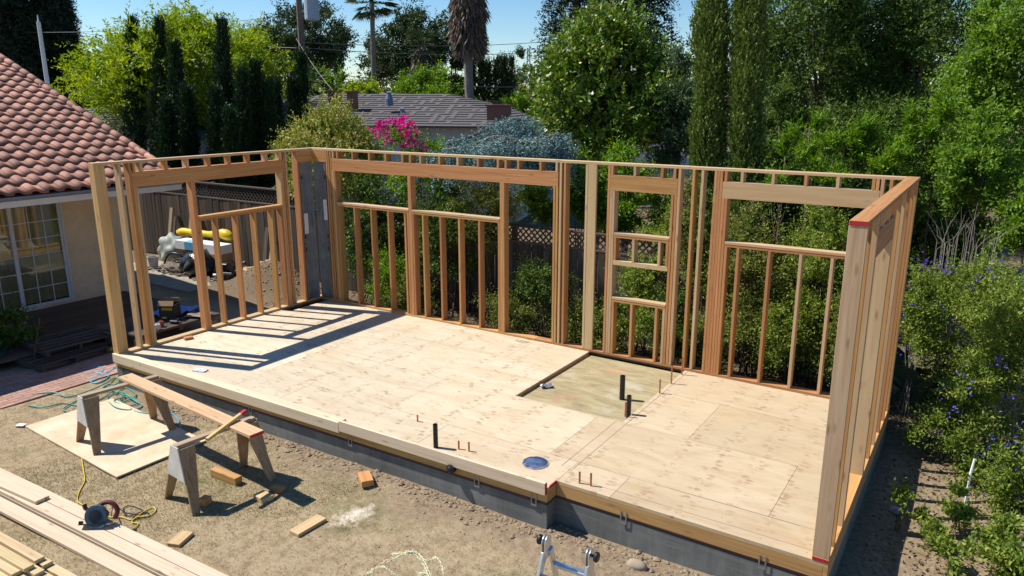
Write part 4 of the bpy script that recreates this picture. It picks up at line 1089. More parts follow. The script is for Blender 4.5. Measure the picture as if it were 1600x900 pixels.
cp = empty('air_compressor', (-4.4, 5.35, GS), 0.3, 'black portable air compressor with a tank and handle beside the bags', 'compressor')
MB().lathe([(0.04, -0.26), (0.10, -0.24), (0.12, -0.2), (0.12, 0.2), (0.10, 0.24), (0.04, 0.26)], 16, Matrix.Translation((0, 0, 0.16)) @ Matrix.Rotation(math.pi/2, 4, 'Y')).build('tank', M['abs'], cp)
box('motor', -0.14, 0.08, -0.08, 0.08, 0.285, 0.46, M['abs'], cp, 0.02); MB().tube(curve([(0.2, 0, 0.25), (0.26, 0, 0.42), (0.16, 0, 0.55), (0.02, 0, 0.5)], 5), 0.014, 7).build('handle', M['abs'], cp)
MB().lathe([(0.035, -0.09), (0.035, 0.09)], 12, Matrix.Translation((-0.30, 0, 0.14)) @ Matrix.Rotation(math.pi/2, 4, 'Y')).build('air_filter', M['white'], cp)
for s in (-1, 1): MB().lathe([(0.07, -0.02), (0.07, 0.02)], 14, Matrix.Translation((0.12, s*0.14, 0.07)) @ Matrix.Rotation(math.pi/2, 4, 'X')).build('wheel', M['abs'], cp)
nthw = ('first', 'second', 'third', 'fourth', 'fifth', 'sixth', 'seventh', 'eighth', 'ninth', 'tenth', 'eleventh', 'twelfth', 'thirteenth', 'fourteenth')
spots = sorted([(-4.75+random.uniform(0, 1.15), 5.9+random.uniform(-0.05, 0.30)) for _ in range(12)])
for i, (x, y) in enumerate(spots):
    z = gzf(x, y)+0.03+0.035*(i % 3)
    block('wood_offcut', (x, y, z), (random.uniform(0.2, 0.42), 0.12, 0.038), 0, PALEW[0], 'offcut in the pale wood heap by the fence, %s from the yellow roll' % nthw[i], 'wood block', 'heap of offcuts by the fence', (random.uniform(-.2, .2), random.uniform(-.2, .2), random.uniform(-0.8, 0.8)))
for i in range(6):
    p = Vector((-6.4+0.17*i, 5.15+0.06*(i % 2), GS))
    block('wood_scrap', p, (random.uniform(0.3, 0.6), 0.06, 0.025), 0, GREYW[0], 'grey wood scrap on the sunny pad, %s from the tarp bundle' % nthw[i], 'wood scrap', 'grey scraps on the concrete pad', (0, 0, random.uniform(-0.6, 0.7)))

dbm = MB()
for _ in range(150):
    p = Vector((random.uniform(-7.6, -4.0), random.uniform(5.0, 6.25), 0)); p.z = GS+random.uniform(0.0, 0.22)*(1 if p.y > 5.5 else 0.15)
    Mx = Matrix.Translation(p) @ Matrix.Rotation(random.uniform(0, 3.14), 4, 'Z') @ Matrix.Rotation(random.uniform(-.5, .5), 4, 'Y')
    l_ = random.uniform(0.08, 0.45); dbm.box(-l_/2, l_/2, -random.uniform(.01, .05), random.uniform(.01, .05), 0, random.uniform(.008, .03), Mx)
db_ = dbm.build('scattered_debris', plain('mixed_debris', (0.34, 0.28, 0.21), (0.04, 0.035, 0.03), 2.2, 0.8), None); tag(db_, 'dense jumble of scraps and sticks around the cartons', 'debris', kind='stuff')
# ------------------------------------------------------------------ fences
def fence(name, x0, x1, y, ztop, lat, label, base=GZ):
    f = empty(name, ((x0+x1)/2, y, base), 0, label, 'fence', 'weathered board fences behind the room')
    xm = (x0+x1)/2
    zb = ztop-lat
    n = int((x1-x0)/0.146)
    hh = zb-base-0.03
    me_ = boxmesh(0.138, 0.019, hh, 0.002)
    for k in range(n):
        x = x0+0.073+k*0.146-xm
        px, py = proj((x+xm, y, zb))
        if px < 180 or px > 1330: continue
        link('board', me_, GREYW[2], f, (x+random.uniform(-.003, .003), random.uniform(-.004, .004), hh/2+0.03), (random.uniform(-.006, .006), random.uniform(-.008, .008), 0))
    for z in (0.35, hh-0.12): box('rail', x0-xm, x1-xm, 0.016, 0.054, z, z+0.09, GREYW[0], f)
    k = x0
    while k <= x1+0.01:
        box('post', k-0.045-xm, k+0.045-xm, 0.056, 0.146, 0, ztop-base+0.02, GREYW[2], f); k += 2.4
    box('rail', x0-xm, x1-xm, -0.02, 0.05, zb-base+0.001, zb-base+0.04, GREYW[0], f); box('cap_rail', x0-xm, x1-xm, -0.035, 0.055, ztop-base-0.04, ztop-base, GREYW[0], f)
    mb = MB()
    h = lat-0.082
    for s in (-1, 1):
        k = x0-xm-h
        while k < x1-xm:
            a, c = k, k+h
            z0, z1 = zb-base+0.041, ztop-base-0.041
            ca, cc = max(a, x0-xm), min(c, x1-xm)
            if cc-ca > 0.02:
                t0, t1 = (ca-a)/h, (cc-a)/h
                za, zc = (z0+(z1-z0)*t0, z0+(z1-z0)*t1) if s > 0 else (z1-(z1-z0)*t0, z1-(z1-z0)*t1)
                w = 0.024
                yo = 0.006*s
                mb.poly([(ca-w, yo, za), (ca+w, yo, za), (cc+w, yo, zc), (cc-w, yo, zc), (ca-w, yo+0.005, za), (ca+w, yo+0.005, za), (cc+w, yo+0.005, zc), (cc-w, yo+0.005, zc)],
                        [(0, 1, 2, 3), (7, 6, 5, 4), (0, 4, 5, 1), (1, 5, 6, 2), (2, 6, 7, 3), (3, 7, 4, 0)])
            k += 0.13
    lo = mb.build('lattice', GREYW[0], f); lo['kind'] = 'stuff'
    return f
fence('board_fence', -11.0, -1.5, 6.4, 1.76, 0.42, 'weathered board fence with a lattice top behind the house clutter')
fence('board_fence', -1.46, 13.5, 6.4, 1.50, 0.36, 'lower weathered board fence with a lattice top behind the back wall')
# more of the clutter by the fence
for i, (x, l, w) in enumerate(((-7.9, 1.5, 0.14), (-7.72, 1.25, 0.09), (-6.95, 1.6, 0.19), (-3.9, 1.3, 0.14), (-3.72, 1.05, 0.09))):
    o = link('leaning_board', boxmesh(w, 0.03, l, 0.003), (GREYW if i % 2 else HORSE)[2], None, (x, 6.16, GZ+0.02+l*0.48), (-0.22, random.uniform(-.08, .08), 0))
    tag(o, 'old board leaning on the fence behind the clutter, %s from the house' % nthw[i], 'board', 'boards leaning on the fence')
bk = MB().lathe([(0.11, 0), (0.14, 0.30), (0.145, 0.30), (0.145, 0.315), (0.13, 0.315), (0.11, 0.03)], 16).build('bucket', plain('white_bucket', (0.55, 0.55, 0.52), None, 9, 0.5), None, (-7.35, 5.25, GS)); tag(bk, 'off white plastic bucket on the sunny pad', 'bucket')
lump('plastic_bundle', (-5.6, 6.1, GS), (0.36, 0.16, 0.42), plain('grey_plastic', (0.32, 0.34, 0.33), (0.16, 0.17, 0.17), 9, 0.4, 0.6, 20), 'grey plastic sheeting heaped under the yellow roll', 'plastic', 14, 3, 0.16)
lump('rubble_heap', (-5.95, 5.35, GS), (0.42, 0.22, 0.12), plain('rubble', (0.2, 0.16, 0.12), (0.08, 0.06, 0.05), 22, 0.95, 0.8, 25), 'low heap of dark rubbish in front of the cartons', 'rubbish', 15, 3, 0.2)
# ------------------------------------------------------------------ vegetation
def norm(a): return a/np.maximum(np.linalg.norm(a, axis=-1, keepdims=True), 1e-9)
def rdir(n): return norm(rng.normal(size=(n, 3)))
def leafmesh(name, P, Dr, Ln, Wd, rnd, fold=0.18, side=None):
    """one folded four-cornered leaf per row"""
    n = len(P)
    Dr = norm(Dr)
    if side is None: side = rdir(n)
    side = norm(np.cross(Dr, side)); up = np.cross(side, Dr)
    Ln = np.broadcast_to(np.asarray(Ln, float), (n,))[:, None]; Wd = np.broadcast_to(np.asarray(Wd, float), (n,))[:, None]
    mid = P+Dr*Ln*0.45
    V = np.empty((n, 4, 3), np.float32)
    V[:, 0] = P; V[:, 1] = mid+side*Wd*0.5+up*Wd*fold; V[:, 2] = P+Dr*Ln-up*Wd*fold*0.6; V[:, 3] = mid-side*Wd*0.5+up*Wd*fold
    me = bpy.data.meshes.new(name)
    me.vertices.add(4*n); me.vertices.foreach_set('co', V.ravel())
    me.loops.add(4*n); me.loops.foreach_set('vertex_index', np.arange(4*n, dtype=np.int32))
    me.polygons.add(n); me.polygons.foreach_set('loop_start', np.arange(0, 4*n, 4, dtype=np.int32)); me.polygons.foreach_set('loop_total', np.full(n, 4, np.int32))
    a = me.attributes.new('rnd', 'FLOAT', 'FACE'); a.data.foreach_set('value', np.clip(rnd, 0, 1).astype(np.float32))
    me.update(calc_edges=True)
    return me

def lobes(n, c, r, amp=0.28, shell=0.45, k=7, low=-1.0, bot=1.0):
    """n points through an uneven crown; low cuts the underside"""
    ax = rdir(k); am = rng.uniform(-1, 1, k)
    out = np.empty((0, 3)); od = np.empty((0, 3))
    while len(out) < n:
        d = rdir(n)
        d = d[d[:, 2] > low]
        rad = 1+amp*np.sum(am*np.maximum(0, d@ax.T)**3, axis=1)
        u = rng.uniform(0, 1, len(d))
        rr = rad*(shell+(1-shell)*u**0.6)
        p = d*rr[:, None]*np.asarray(r)
        p[:, 2] = np.where(p[:, 2] < 0, p[:, 2]*bot, p[:, 2])
        out = np.concatenate([out, p]); od = np.concatenate([od, d])
    return out[:n]+np.asarray(c), od[:n]

def shoots(B, D, L, nl, ll, lw, droop=0.3, spread=0.8, curl=0.25, taper=True):
    """leafy shoots: from base B along D, nl leaves each"""
    n = len(B)
    D = norm(D)
    L = np.broadcast_to(np.asarray(L, float), (n,))
    bend = rdir(n)*curl
    t = (np.arange(nl)+rng.uniform(0.2, 0.8, (n, nl)))/nl
    g = np.array([0, 0, -1.0])
    P = B[:, None]+L[:, None, None]*(D[:, None]*t[..., None]+bend[:, None]*(t**2)[..., None]+g*droop*(t**2)[..., None])
    T = norm(D[:, None]+2*bend[:, None]*t[..., None]+2*g*droop*t[..., None])
    s = norm(rng.normal(size=(n, nl, 3)))
    s = norm(s-T*np.sum(s*T, -1, keepdims=True))
    Dl = norm(T*(1-spread*0.6)+s*spread+np.array([0, 0, 0.12]))
    sc = (1.1-0.55*t) if taper else np.ones_like(t)
    ll_ = ll*sc*rng.uniform(0.7, 1.25, (n, nl)); lw_ = lw*sc*rng.uniform(0.75, 1.2, (n, nl))
    return P.reshape(-1, 3), Dl.reshape(-1, 3), ll_.ravel(), lw_.ravel(), np.repeat(np.arange(n), nl)

def wood_tree(pos, top, r0, r1, limbs, mat, parent, name='trunk', wig=0.1, sides=9):
    """a tapered trunk from the ground with limbs reaching into the crown (parent space is the world minus pos)"""
    o = Vector(pos)
    top = Vector(top)-o
    mid = top*0.5+Vector((random.uniform(-wig, wig), random.uniform(-wig, wig), 0))
    mb = MB()
    pts = curve([Vector((0, 0, -0.1)), mid, top], 5)
    mb.tube(pts, [r0+(r1-r0)*i/(len(pts)-1) for i in range(len(pts))], sides)
    for l in limbs:
        e = Vector(l)-o
        k = random.randint(4, 8); k = min(k, len(pts)-2)
        s = pts[k]
        m_ = (s+e)*0.5+Vector((random.uniform(-wig, wig), random.uniform(-wig, wig), 0.12*(e-s).length))
        q = curve([s, m_, e], 4)
        rr = (r0+(r1-r0)*k/(len(pts)-1))*0.55
        mb.tube(q, [rr*(1-0.85*i/(len(q)-1)) for i in range(len(q))], 6)
    return mb.build(name, mat, parent, smooth=True)

M['bark'] = plain('grey_brown_bark', (0.16, 0.115, 0.08), (0.085, 0.06, 0.042), 9, 0.95, 0.8, 14)
M['palebark'] = plain('pale_bark', (0.30, 0.26, 0.21), (0.19, 0.16, 0.13), 9, 0.95, 0.6, 14)
LF = {
 'magnolia': leafmat('magnolia_leaf', [(0.024, 0.059, 0.013), (0.055, 0.123, 0.014), (0.119, 0.215, 0.017), (0.243, 0.330, 0.026), (0.281, 0.229, 0.046)], 0.15, 0.42, 0.4),
 'dark': leafmat('dark_hedge_leaf', [(0.034, 0.058, 0.013), (0.056, 0.104, 0.018), (0.090, 0.155, 0.023), (0.144, 0.207, 0.034)], 0.2),
 'oak': leafmat('oak_leaf', [(0.022, 0.043, 0.015), (0.041, 0.072, 0.020), (0.065, 0.105, 0.030)], 0.15),
 'lime': leafmat('lime_leaf', [(0.089, 0.164, 0.015), (0.164, 0.266, 0.021), (0.266, 0.354, 0.025), (0.380, 0.430, 0.038)], 0.35),
 'green': leafmat('fresh_green_leaf', [(0.061, 0.131, 0.013), (0.097, 0.199, 0.016), (0.155, 0.277, 0.023), (0.238, 0.354, 0.031)], 0.32),
 'light': leafmat('light_green_leaf', [(0.085, 0.168, 0.018), (0.133, 0.240, 0.026), (0.193, 0.309, 0.046)], 0.32),
 'cypress': leafmat('cypress_spray', [(0.011, 0.031, 0.009), (0.020, 0.048, 0.013), (0.036, 0.072, 0.016)], 0.06),
 'cypress2': leafmat('tall_cypress_spray', [(0.064, 0.106, 0.019), (0.105, 0.163, 0.030), (0.163, 0.220, 0.044), (0.215, 0.260, 0.064)], 0.12),
 'olive': leafmat('grey_green_leaf', [(0.055, 0.099, 0.041), (0.087, 0.145, 0.057), (0.125, 0.190, 0.083)], 0.22),
 'privet': leafmat('privet_leaf', [(0.065, 0.117, 0.016), (0.130, 0.195, 0.023), (0.247, 0.273, 0.039), (0.468, 0.416, 0.130), (0.598, 0.494, 0.208)], 0.25),
 'blue': leafmat('blue_cedar_needle', [(0.113, 0.198, 0.190), (0.183, 0.285, 0.270), (0.259, 0.372, 0.349)], 0.08),
 'bougain': leafmat('bougainvillea_bract', [(0.42, 0.015, 0.12), (0.60, 0.03, 0.22), (0.70, 0.08, 0.32)], 0.35),
 'scrub': leafmat('dry_shrub_leaf', [(0.075, 0.095, 0.024), (0.127, 0.164, 0.031), (0.202, 0.240, 0.043), (0.327, 0.270, 0.100)], 0.25),
 'purpleleaf': leafmat('potato_bush_leaf', [(0.074, 0.127, 0.019), (0.143, 0.212, 0.028), (0.223, 0.296, 0.047), (0.336, 0.356, 0.083)], 0.3),
 'white_petal': leafmat('white_petal', [(0.70, 0.66, 0.55), (0.80, 0.77, 0.68)], 0.2),
 'purple': leafmat('purple_flower', [(0.10, 0.045, 0.42), (0.16, 0.08, 0.58), (0.24, 0.14, 0.70)], 0.25),
 'palm': leafmat('palm_frond', [(0.03, 0.055, 0.016), (0.055, 0.085, 0.025)], 0.15),
 'deadpalm': leafmat('dead_palm_frond', [(0.10, 0.075, 0.05), (0.17, 0.13, 0.09), (0.25, 0.20, 0.15)], 0.1),
 'redwood': leafmat('redwood_needle', [(0.010, 0.022, 0.012), (0.018, 0.036, 0.017), (0.03, 0.052, 0.024)], 0.06),
 'grass': leafmat('grass_blade', [(0.13, 0.155, 0.05), (0.27, 0.25, 0.11), (0.42, 0.345, 0.205), (0.56, 0.47, 0.32)], 0.25, 0.8, 0.1),
}

def plant(name, base, label, cat, group=None):
    return empty(name, base, 0, label, cat, group)
def fol(name, data, matname, parent, rnd=None, fold=0.18):
    P, Dl, ll, lw, idx = data
    n = len(P)
    if rnd is None:
        r0 = rng.uniform(0, 1, idx.max()+1)
        rnd = 0.55*r0[idx]+0.45*rng.uniform(0, 1, n)
    me = leafmesh(name, P-np.asarray(parent.location), Dl, ll, lw, rnd, fold)
    o = link(name, me, LF[matname], parent)
    if matname in ('purple', 'bougain', 'white_petal'): o['kind'] = 'stuff'
    return o

def bushtree(name, px, d, ptop, pbot, halfw, leaf, label, cat, nsh=2500, nl=9, ll=0.08, lw=0.035, sl=0.45, trunk=True, droop=0.15, up=0.35, amp=0.3, shell=0.5, group=None, bark='bark', low=-1.0, spread=0.8, deep=None, trunk_r=None, curl=0.25, rnd=None, clump=26, cone=0.0):
    """a broad-leaved tree or bush seen at column px, d metres off, between picture rows ptop and pbot"""
    top = at(px, ptop, d); bot = at(px, pbot, d)
    c = (top+bot)*0.5
    rz = (top.z-bot.z)*0.5
    rx = halfw*d/FPX
    base = Vector((c.x, c.y, gzf(c.x, c.y)))
    t = plant(name, base, label, cat, group)
    nc = max(5, nsh//(clump or 1)) if clump else nsh
    C_, oc = lobes(nc, c, (rx*0.93, (deep or rx)*0.93, rz*0.93), amp, shell, low=low)
    if cone:
        zz = np.clip((C_[:, 2]-(c.z-rz))/(2*rz), 0, 1.1)
        kx = (1.25-cone*1.55*zz)[:, None]
        C_[:, :2] = np.array([c.x, c.y])+(C_[:, :2]-np.array([c.x, c.y]))*kx
    if clump:
        ix = rng.integers(0, nc, nsh)
        cr = min(rx, rz)*rng.uniform(0.10, 0.26, nc)[ix]
        of = rng.normal(size=(nsh, 3))*np.array([1, 1, 0.75])
        of = of/np.maximum(1, np.linalg.norm(of, axis=1, keepdims=True)/1.6)
        B = C_[ix]+of*cr[:, None]; od = norm(oc[ix]*0.7+of*0.5)
    else:
        B, od = C_, oc
    D = od*0.9+rng.normal(size=od.shape)*0.45+np.array([0, 0, up])
    B = B-norm(D)*sl*0.5
    fol('crown' if trunk else 'foliage', shoots(B, D, sl*rng.uniform(0.6, 1.3, nsh), nl, ll, lw, droop, spread, curl), leaf, t, rnd)
    if trunk:
        tr = trunk_r or max(0.05, rx*0.07)
        limbs = [B[i] for i in rng.integers(0, nsh, 7)]
        wood_tree(base, c+Vector((0, 0, 0.3*rz)), tr, tr*0.35, limbs, M[bark], t)
    else:
        mb = MB()
        for i in rng.integers(0, nsh, 9):
            e = Vector(B[i])-base
            mb.tube(curve([Vector((random.uniform(-.35, .35)*rx, random.uniform(-.35, .35)*rx, -0.05)), e*0.5+Vector((0, 0, 0.1)), e], 4), [w_*min(1.0, 1.3*rx) for w_ in (0.020, 0.018, 0.015, 0.013, 0.011, 0.009, 0.007, 0.005, 0.003)], 5)
        mb.build('stem', M[bark], t, smooth=True)
    return t

def cypress(px, d, ptop, pbot, w, label, leaf='cypress', n=1500, ll=0.16, lw=0.05, group='dark cypresses behind the fence', lean=0.0, name='cypress_tree', tp=2.0):
    top = at(px+lean, ptop, d); foot = at(px, pbot, d)
    base = Vector((foot.x, foot.y, GZ))
    h = top.z-GZ
    t = plant(name, base, label, 'cypress', group)
    u = rng.uniform(0.03, 1, n)**0.9
    R = w*d/FPX*(np.clip(u*7, 0.3, 1))*np.clip((1.02-u)*tp, 0.03, 1)**0.8*(1+0.10*np.sin(u*23+rng.uniform(0, 6))+0.07*np.sin(u*51))
    a = rng.uniform(0, 2*np.pi, n)
    rad = R*rng.uniform(0.35, 1.08, n)*(0.86+0.2*np.sin(a*3+u*31)*np.sin(u*47+a))
    ax = np.stack([base.x+(top.x-base.x)*u, base.y+(top.y-base.y)*u, GZ+h*u], 1)
    out = np.stack([np.cos(a), np.sin(a), np.zeros(n)], 1)
    B = ax+out*rad[:, None]
    D = out*0.35+np.array([0, 0, 1.0])+rng.normal(size=(n, 3))*0.18
    fol('crown', shoots(B, D, ll*2.6*rng.uniform(0.6, 1.2, n), 6, ll, lw, -0.05, 0.45, 0.12), leaf, t)
    MB().tube([(0, 0, -0.1), (top-base)*0.5, (top-base)*0.95], [0.09, 0.06, 0.02], 7).build('trunk', M['bark'], t)
    return t
# ---- behind the fence, left: yellow-green tree, dark cypresses
bushtree('feathery_tree', 274, 30, 8, 215, 172, 'lime', 'large yellow green feathery tree behind the dark cypresses', 'tree', nsh=5400, nl=16, ll=0.22, lw=0.075, sl=1.25, droop=0.45, up=0.45, amp=0.25, shell=0.35, trunk_r=0.25)
CY = [(207, 37, 18, 22), (248, 40, 17, 21), (272, 77, 17, 20), (350, 43, 17, 19), (295, 147, 15, 18.5), (338, 150, 14, 18), (377, 120, 13, 18.5), (397, 108, 13, 19), (415, 140, 12, 19), (432, 135, 11, 20), (360, 185, 15, 17.5), (262, 170, 16, 18), (472, 90, 12, 21), (459, 133, 10, 21)]
for i, (px, pt, w, d) in enumerate(sorted(CY)):
    cypress(px, d+5.0, pt, 300, w, 'dark narrow cypress, %s from the tiled roof along the row' % (('first', 'second', 'third', 'fourth', 'fifth', 'sixth', 'seventh', 'eighth', 'ninth', 'tenth', 'eleventh', 'twelfth', 'thirteenth', 'fourteenth', 'fifteenth', 'sixteenth', 'seventeenth')[i]), n=1600, ll=0.15, lw=0.055, lean=random.uniform(-3, 3))
# ---- behind the back wall, middle
bushtree('privet_shrub', 528, 17.6, 152, 330, 82, 'privet', 'rounded shrub with creamy yellow tips beyond the far corner', 'shrub', nsh=2300, nl=10, ll=0.11, lw=0.045, sl=0.42, trunk=False, shell=0.6)
bushtree('privet_shrub', 452, 18.2, 203, 300, 22, 'privet', 'small shrub with creamy tips at the end of the left wall', 'shrub', nsh=350, nl=10, ll=0.11, lw=0.045, sl=0.4, trunk=False, shell=0.5)
bg_ = bushtree('bougainvillea', 655, 15.8, 196, 330, 62, 'green', 'bougainvillea with bright pink flowers beyond the back wall', 'shrub', nsh=520, nl=9, ll=0.11, lw=0.05, sl=0.5, trunk=False, shell=0.2)
for (px, py, r, n) in ((610, 200, 16, 70), (636, 196, 15, 60), (648, 208, 10, 34), (592, 204, 8, 30), (640, 228, 8, 50), (662, 231, 6, 26), (628, 192, 9, 60), (606, 218, 5, 20)):
    B, od = lobes(n//4, at(px, py, 15.2), (r*15/FPX, r*15/FPX, r*10/FPX), 0.3, 0.2)
    fol('flower_cluster', shoots(B, od+np.array([0, 0, 0.4]), 0.16, 6, 0.075, 0.07, 0.1, 0.9), 'bougain', bg_)
# weeping blue cedar: arching limbs hung with curtains of needles
ced = plant('weeping_blue_cedar', Vector((at(884, 300, 15).x, at(884, 300, 15).y, GZ)), 'weeping blue green cedar draped over the back of the yard', 'cedar')
B_, D_l = [], []
limbs = [[(885, 240, 15), (872, 212, 15), (845, 220, 14.8), (815, 222, 14.6), (775, 214, 14.6), (735, 228, 14.6), (690, 236, 14.5)], [(800, 235, 15.4), (822, 196, 15.6), (805, 186, 15.6), (775, 196, 15.6), (735, 214, 15.4), (700, 226, 15.2)], [(880, 240, 15), (862, 220, 14.6), (840, 225, 14.4), (800, 222, 14.3), (760, 226, 14.2)]]
cmb = MB()
for lm in limbs:
    q = curve([at(*p) for p in lm], 16)
    cmb.tube([p-Vector(ced.location) for p in q[::4]], 0.035, 6)
    for p in q:
        for _ in range(7):
            B_.append(tuple(p+Vector((random.gauss(0, .10), random.gauss(0, .22), random.gauss(0, .05))))); D_l.append((random.gauss(0, .12), random.gauss(0, .12), -1.0))
cmb.tube([(0, 0, -0.1), (at(880, 300, 15)-Vector(ced.location)), at(880, 240, 15)-Vector(ced.location)], [0.12, 0.10, 0.06], 8)
cmb.build('trunk', M['bark'], ced, smooth=True)
B_ = np.array(B_); D_l = np.array(D_l)
fol('foliage', shoots(B_, D_l, rng.uniform(0.25, 0.75, len(B_)), 26, 0.06, 0.022, 0.1, 0.95, 0.1, False), 'blue', ced)
# shrubs close behind the back wall and along the fence
for (px, d, pt, pb, hw, leaf, nsh, ll, lw, lab) in (
    (575, 16.5, 268, 440, 66, 'dark', 1500, 0.085, 0.04, 'dense dark green shrub behind the left window opening'),
    (600, 15.6, 400, 480, 40, 'green', 420, 0.075, 0.035, 'low fresh green plant at the foot of the far corner window'),
    (705, 15.4, 268, 430, 62, 'dark', 1250, 0.08, 0.036, 'shaded green shrub behind the middle window studs'),
    (760, 15.0, 262, 400, 60, 'scrub', 1150, 0.07, 0.026, 'twiggy olive green shrub behind the right half of the wide window'),
    (845, 16.0, 285, 345, 46, 'light', 620, 0.10, 0.05, 'bright light green shrub above the fence by the double stud'),
    (800, 14.5, 440, 520, 60, 'scrub', 560, 0.06, 0.025, 'low straggly shrub at the fence foot under the window post'),
    (905, 15.8, 240, 350, 40, 'green', 620, 0.10, 0.05, 'bright green shrub behind the wide flat stud'),
    (970, 15.6, 222, 380, 52, 'green', 1250, 0.10, 0.05, 'tall bright green shrub seen through the small window'),
    (1035, 15.0, 250, 400, 34, 'green', 520, 0.09, 0.045, 'narrow green shrub just right of the small window'),
    (905, 13.8, 450, 560, 55, 'scrub', 620, 0.065, 0.03, 'low green brown shrub behind the flat stud'),
    (1000, 13.1, 405, 530, 50, 'purpleleaf', 720, 0.075, 0.038, 'leafy green shrub in the lower small window opening'),
    (1090, 12.5, 262, 470, 46, 'scrub', 900, 0.07, 0.03, 'pale twiggy shrub behind the pair of close studs'),
    (1180, 11.9, 290, 570, 66, 'scrub', 1700, 0.07, 0.028, 'tangled olive shrub behind the left of the right window'),
    (1275, 11.5, 300, 600, 66, 'purpleleaf', 1600, 0.075, 0.03, 'leafy green shrub behind the middle of the right window'),
    (1352, 11.1, 340, 600, 50, 'dark', 900, 0.075, 0.035, 'dark leafy shrub behind the right end post'),
    (640, 15.2, 420, 500, 50, 'scrub', 520, 0.07, 0.03, 'low shrub at the foot of the studs left of the middle post'),
    (850, 14.0, 400, 470, 44, 'dark', 420, 0.075, 0.035, 'shaded low shrub left of the double stud'),
    (950, 13.4, 480, 560, 40, 'scrub', 420, 0.065, 0.028, 'low dry shrub at the foot of the small window'),
    (1050, 12.4, 430, 570, 36, 'dark', 520, 0.075, 0.035, 'dark shrub right of the small window'),
    (1225, 11.4, 430, 600, 46, 'purpleleaf', 700, 0.07, 0.03, 'leafy shrub low behind the right window cripples'),
    (1320, 10.9, 430, 610, 40, 'scrub', 600, 0.07, 0.028, 'tangled shrub low beside the right end post'),
    (1040, 13.4, 330, 430, 40, 'purpleleaf', 520, 0.075, 0.035, 'leafy shrub above the fence right of the small window'),
    (1120, 12.6, 330, 470, 46, 'purpleleaf', 700, 0.075, 0.03, 'leafy shrub over the fence behind the stud pack'),
    (690, 16.2, 300, 420, 44, 'purpleleaf', 620, 0.08, 0.035, 'sunlit leafy shrub behind the middle post'),
    (1115, 12.0, 470, 590, 50, 'scrub', 620, 0.06, 0.028, 'low dry undergrowth shrub at the foot of the right studs')):
    bushtree('shrub', px, d, pt, pb, hw, leaf, lab, 'shrub', nsh=nsh, nl=9, ll=ll, lw=lw, sl=0.42, trunk=False, shell=0.35, up=0.45, group='shrubs along the back fence')
# ---- magnolia, olive-like tree, tall cypresses
mg = bushtree('magnolia_tree', 932, 20, 14, 262, 108, 'magnolia', 'tall glossy dark magnolia tree with a few white blooms', 'tree', nsh=3600, nl=10, ll=0.19, lw=0.08, sl=0.55, droop=-0.05, up=0.6, amp=0.4, shell=0.5, spread=0.85, trunk_r=0.2, cone=0.42, clump=20)
P_ = np.array([at(x, y, 17.6) for x, y in ((886, 80), (858, 119), (987, 108), (925, 148), (842, 130))])
for q in P_:
    fol('blossom', shoots(np.repeat(q[None], 1, 0), rdir(1)+np.array([0, 0, 1]), 0.03, 5, 0.10, 0.06, 0, 0.9, 0.1, False), 'bougain' if False else 'white_petal', mg) if 'white_petal' in LF else None
bushtree('grey_green_tree', 1062, 18.5, 62, 262, 36, 'olive', 'grey green tree between the magnolia and the tall cypresses', 'tree', nsh=1300, nl=10, ll=0.12, lw=0.04, sl=0.5, shell=0.3)
bushtree('grey_green_tree', 1040, 19, 160, 280, 30, 'olive', 'smaller grey green tree low beside the magnolia', 'tree', nsh=520, nl=10, ll=0.12, lw=0.04, sl=0.45, shell=0.3)
cypress(1113, 15.2, -60, 300, 21, 'tall green cypress column, the one nearer the magnolia', 'cypress2', 10500, 0.12, 0.055, 'two tall cypress columns', name='tall_cypress', tp=5.0)
cypress(1172, 14.8, -60, 300, 21, 'tall green cypress column, the one nearer the dark hedge trees', 'cypress2', 10500, 0.12, 0.055, 'two tall cypress columns', name='tall_cypress', tp=5.0)
# ---- dark hedge trees at the right, saplings in front
for (px, d, pt, pb, hw, n, lab) in ((1300, 24, -140, 330, 150, 4200, 'great dark evergreen tree furthest back on the right'), (1450, 25, -140, 330, 130, 3800, 'great dark evergreen tree furthest back at the right edge'), (1285, 18.5, -130, 330, 105, 5200, 'broad dark evergreen tree next to the tall cypresses'), (1440, 18.5, -120, 330, 110, 5200, 'broad dark evergreen tree above the end post'), (1215, 17.5, 120, 330, 40, 700, 'low dark evergreen shrub tree at the foot of the tall cypress'), (1150, 16.0, 262, 400, 60, 700, 'dark shrub tree low behind the stud pack'), (1245, 15.6, 270, 420, 60, 800, 'dark shrub tree low behind the right window'), (1330, 15.2, 262, 420, 60, 800, 'dark shrub tree low behind the right window header'), (1410, 14.6, 285, 440, 56, 700, 'dark shrub tree low behind the right end post'), (1350, 16.8, 150, 340, 80, 1500, 'lower dark evergreen mass behind the right window header')):
    bushtree('evergreen_tree', px, d, pt, pb, hw, 'dark', lab, 'tree', nsh=n, nl=11, ll=0.115, lw=0.052, sl=0.55, shell=0.55, amp=0.4, up=0.25, group='dark evergreen trees at the back right')
for i, (px, pt, w, d) in enumerate(((1262, 125, 26, 14.2), (1340, 130, 26, 14.0), (1420, 118, 28, 13.8), (1470, 85, 24, 13.6), (1225, 200, 24, 14.0), (1385, 190, 26, 13.4), (1300, 205, 26, 13.6))):
    bushtree('peach_sapling', px, d, pt, 330, w, 'green', 'upright leafy sapling with long leaves, %s from the tall cypresses' % nthw[[1, 3, 5, 6, 0, 4, 2][i]], 'sapling', nsh=210, nl=12, ll=0.16, lw=0.036, sl=0.5, shell=0.05, up=1.3, droop=0.2, spread=0.7, trunk_r=0.03, group='saplings before the dark trees')
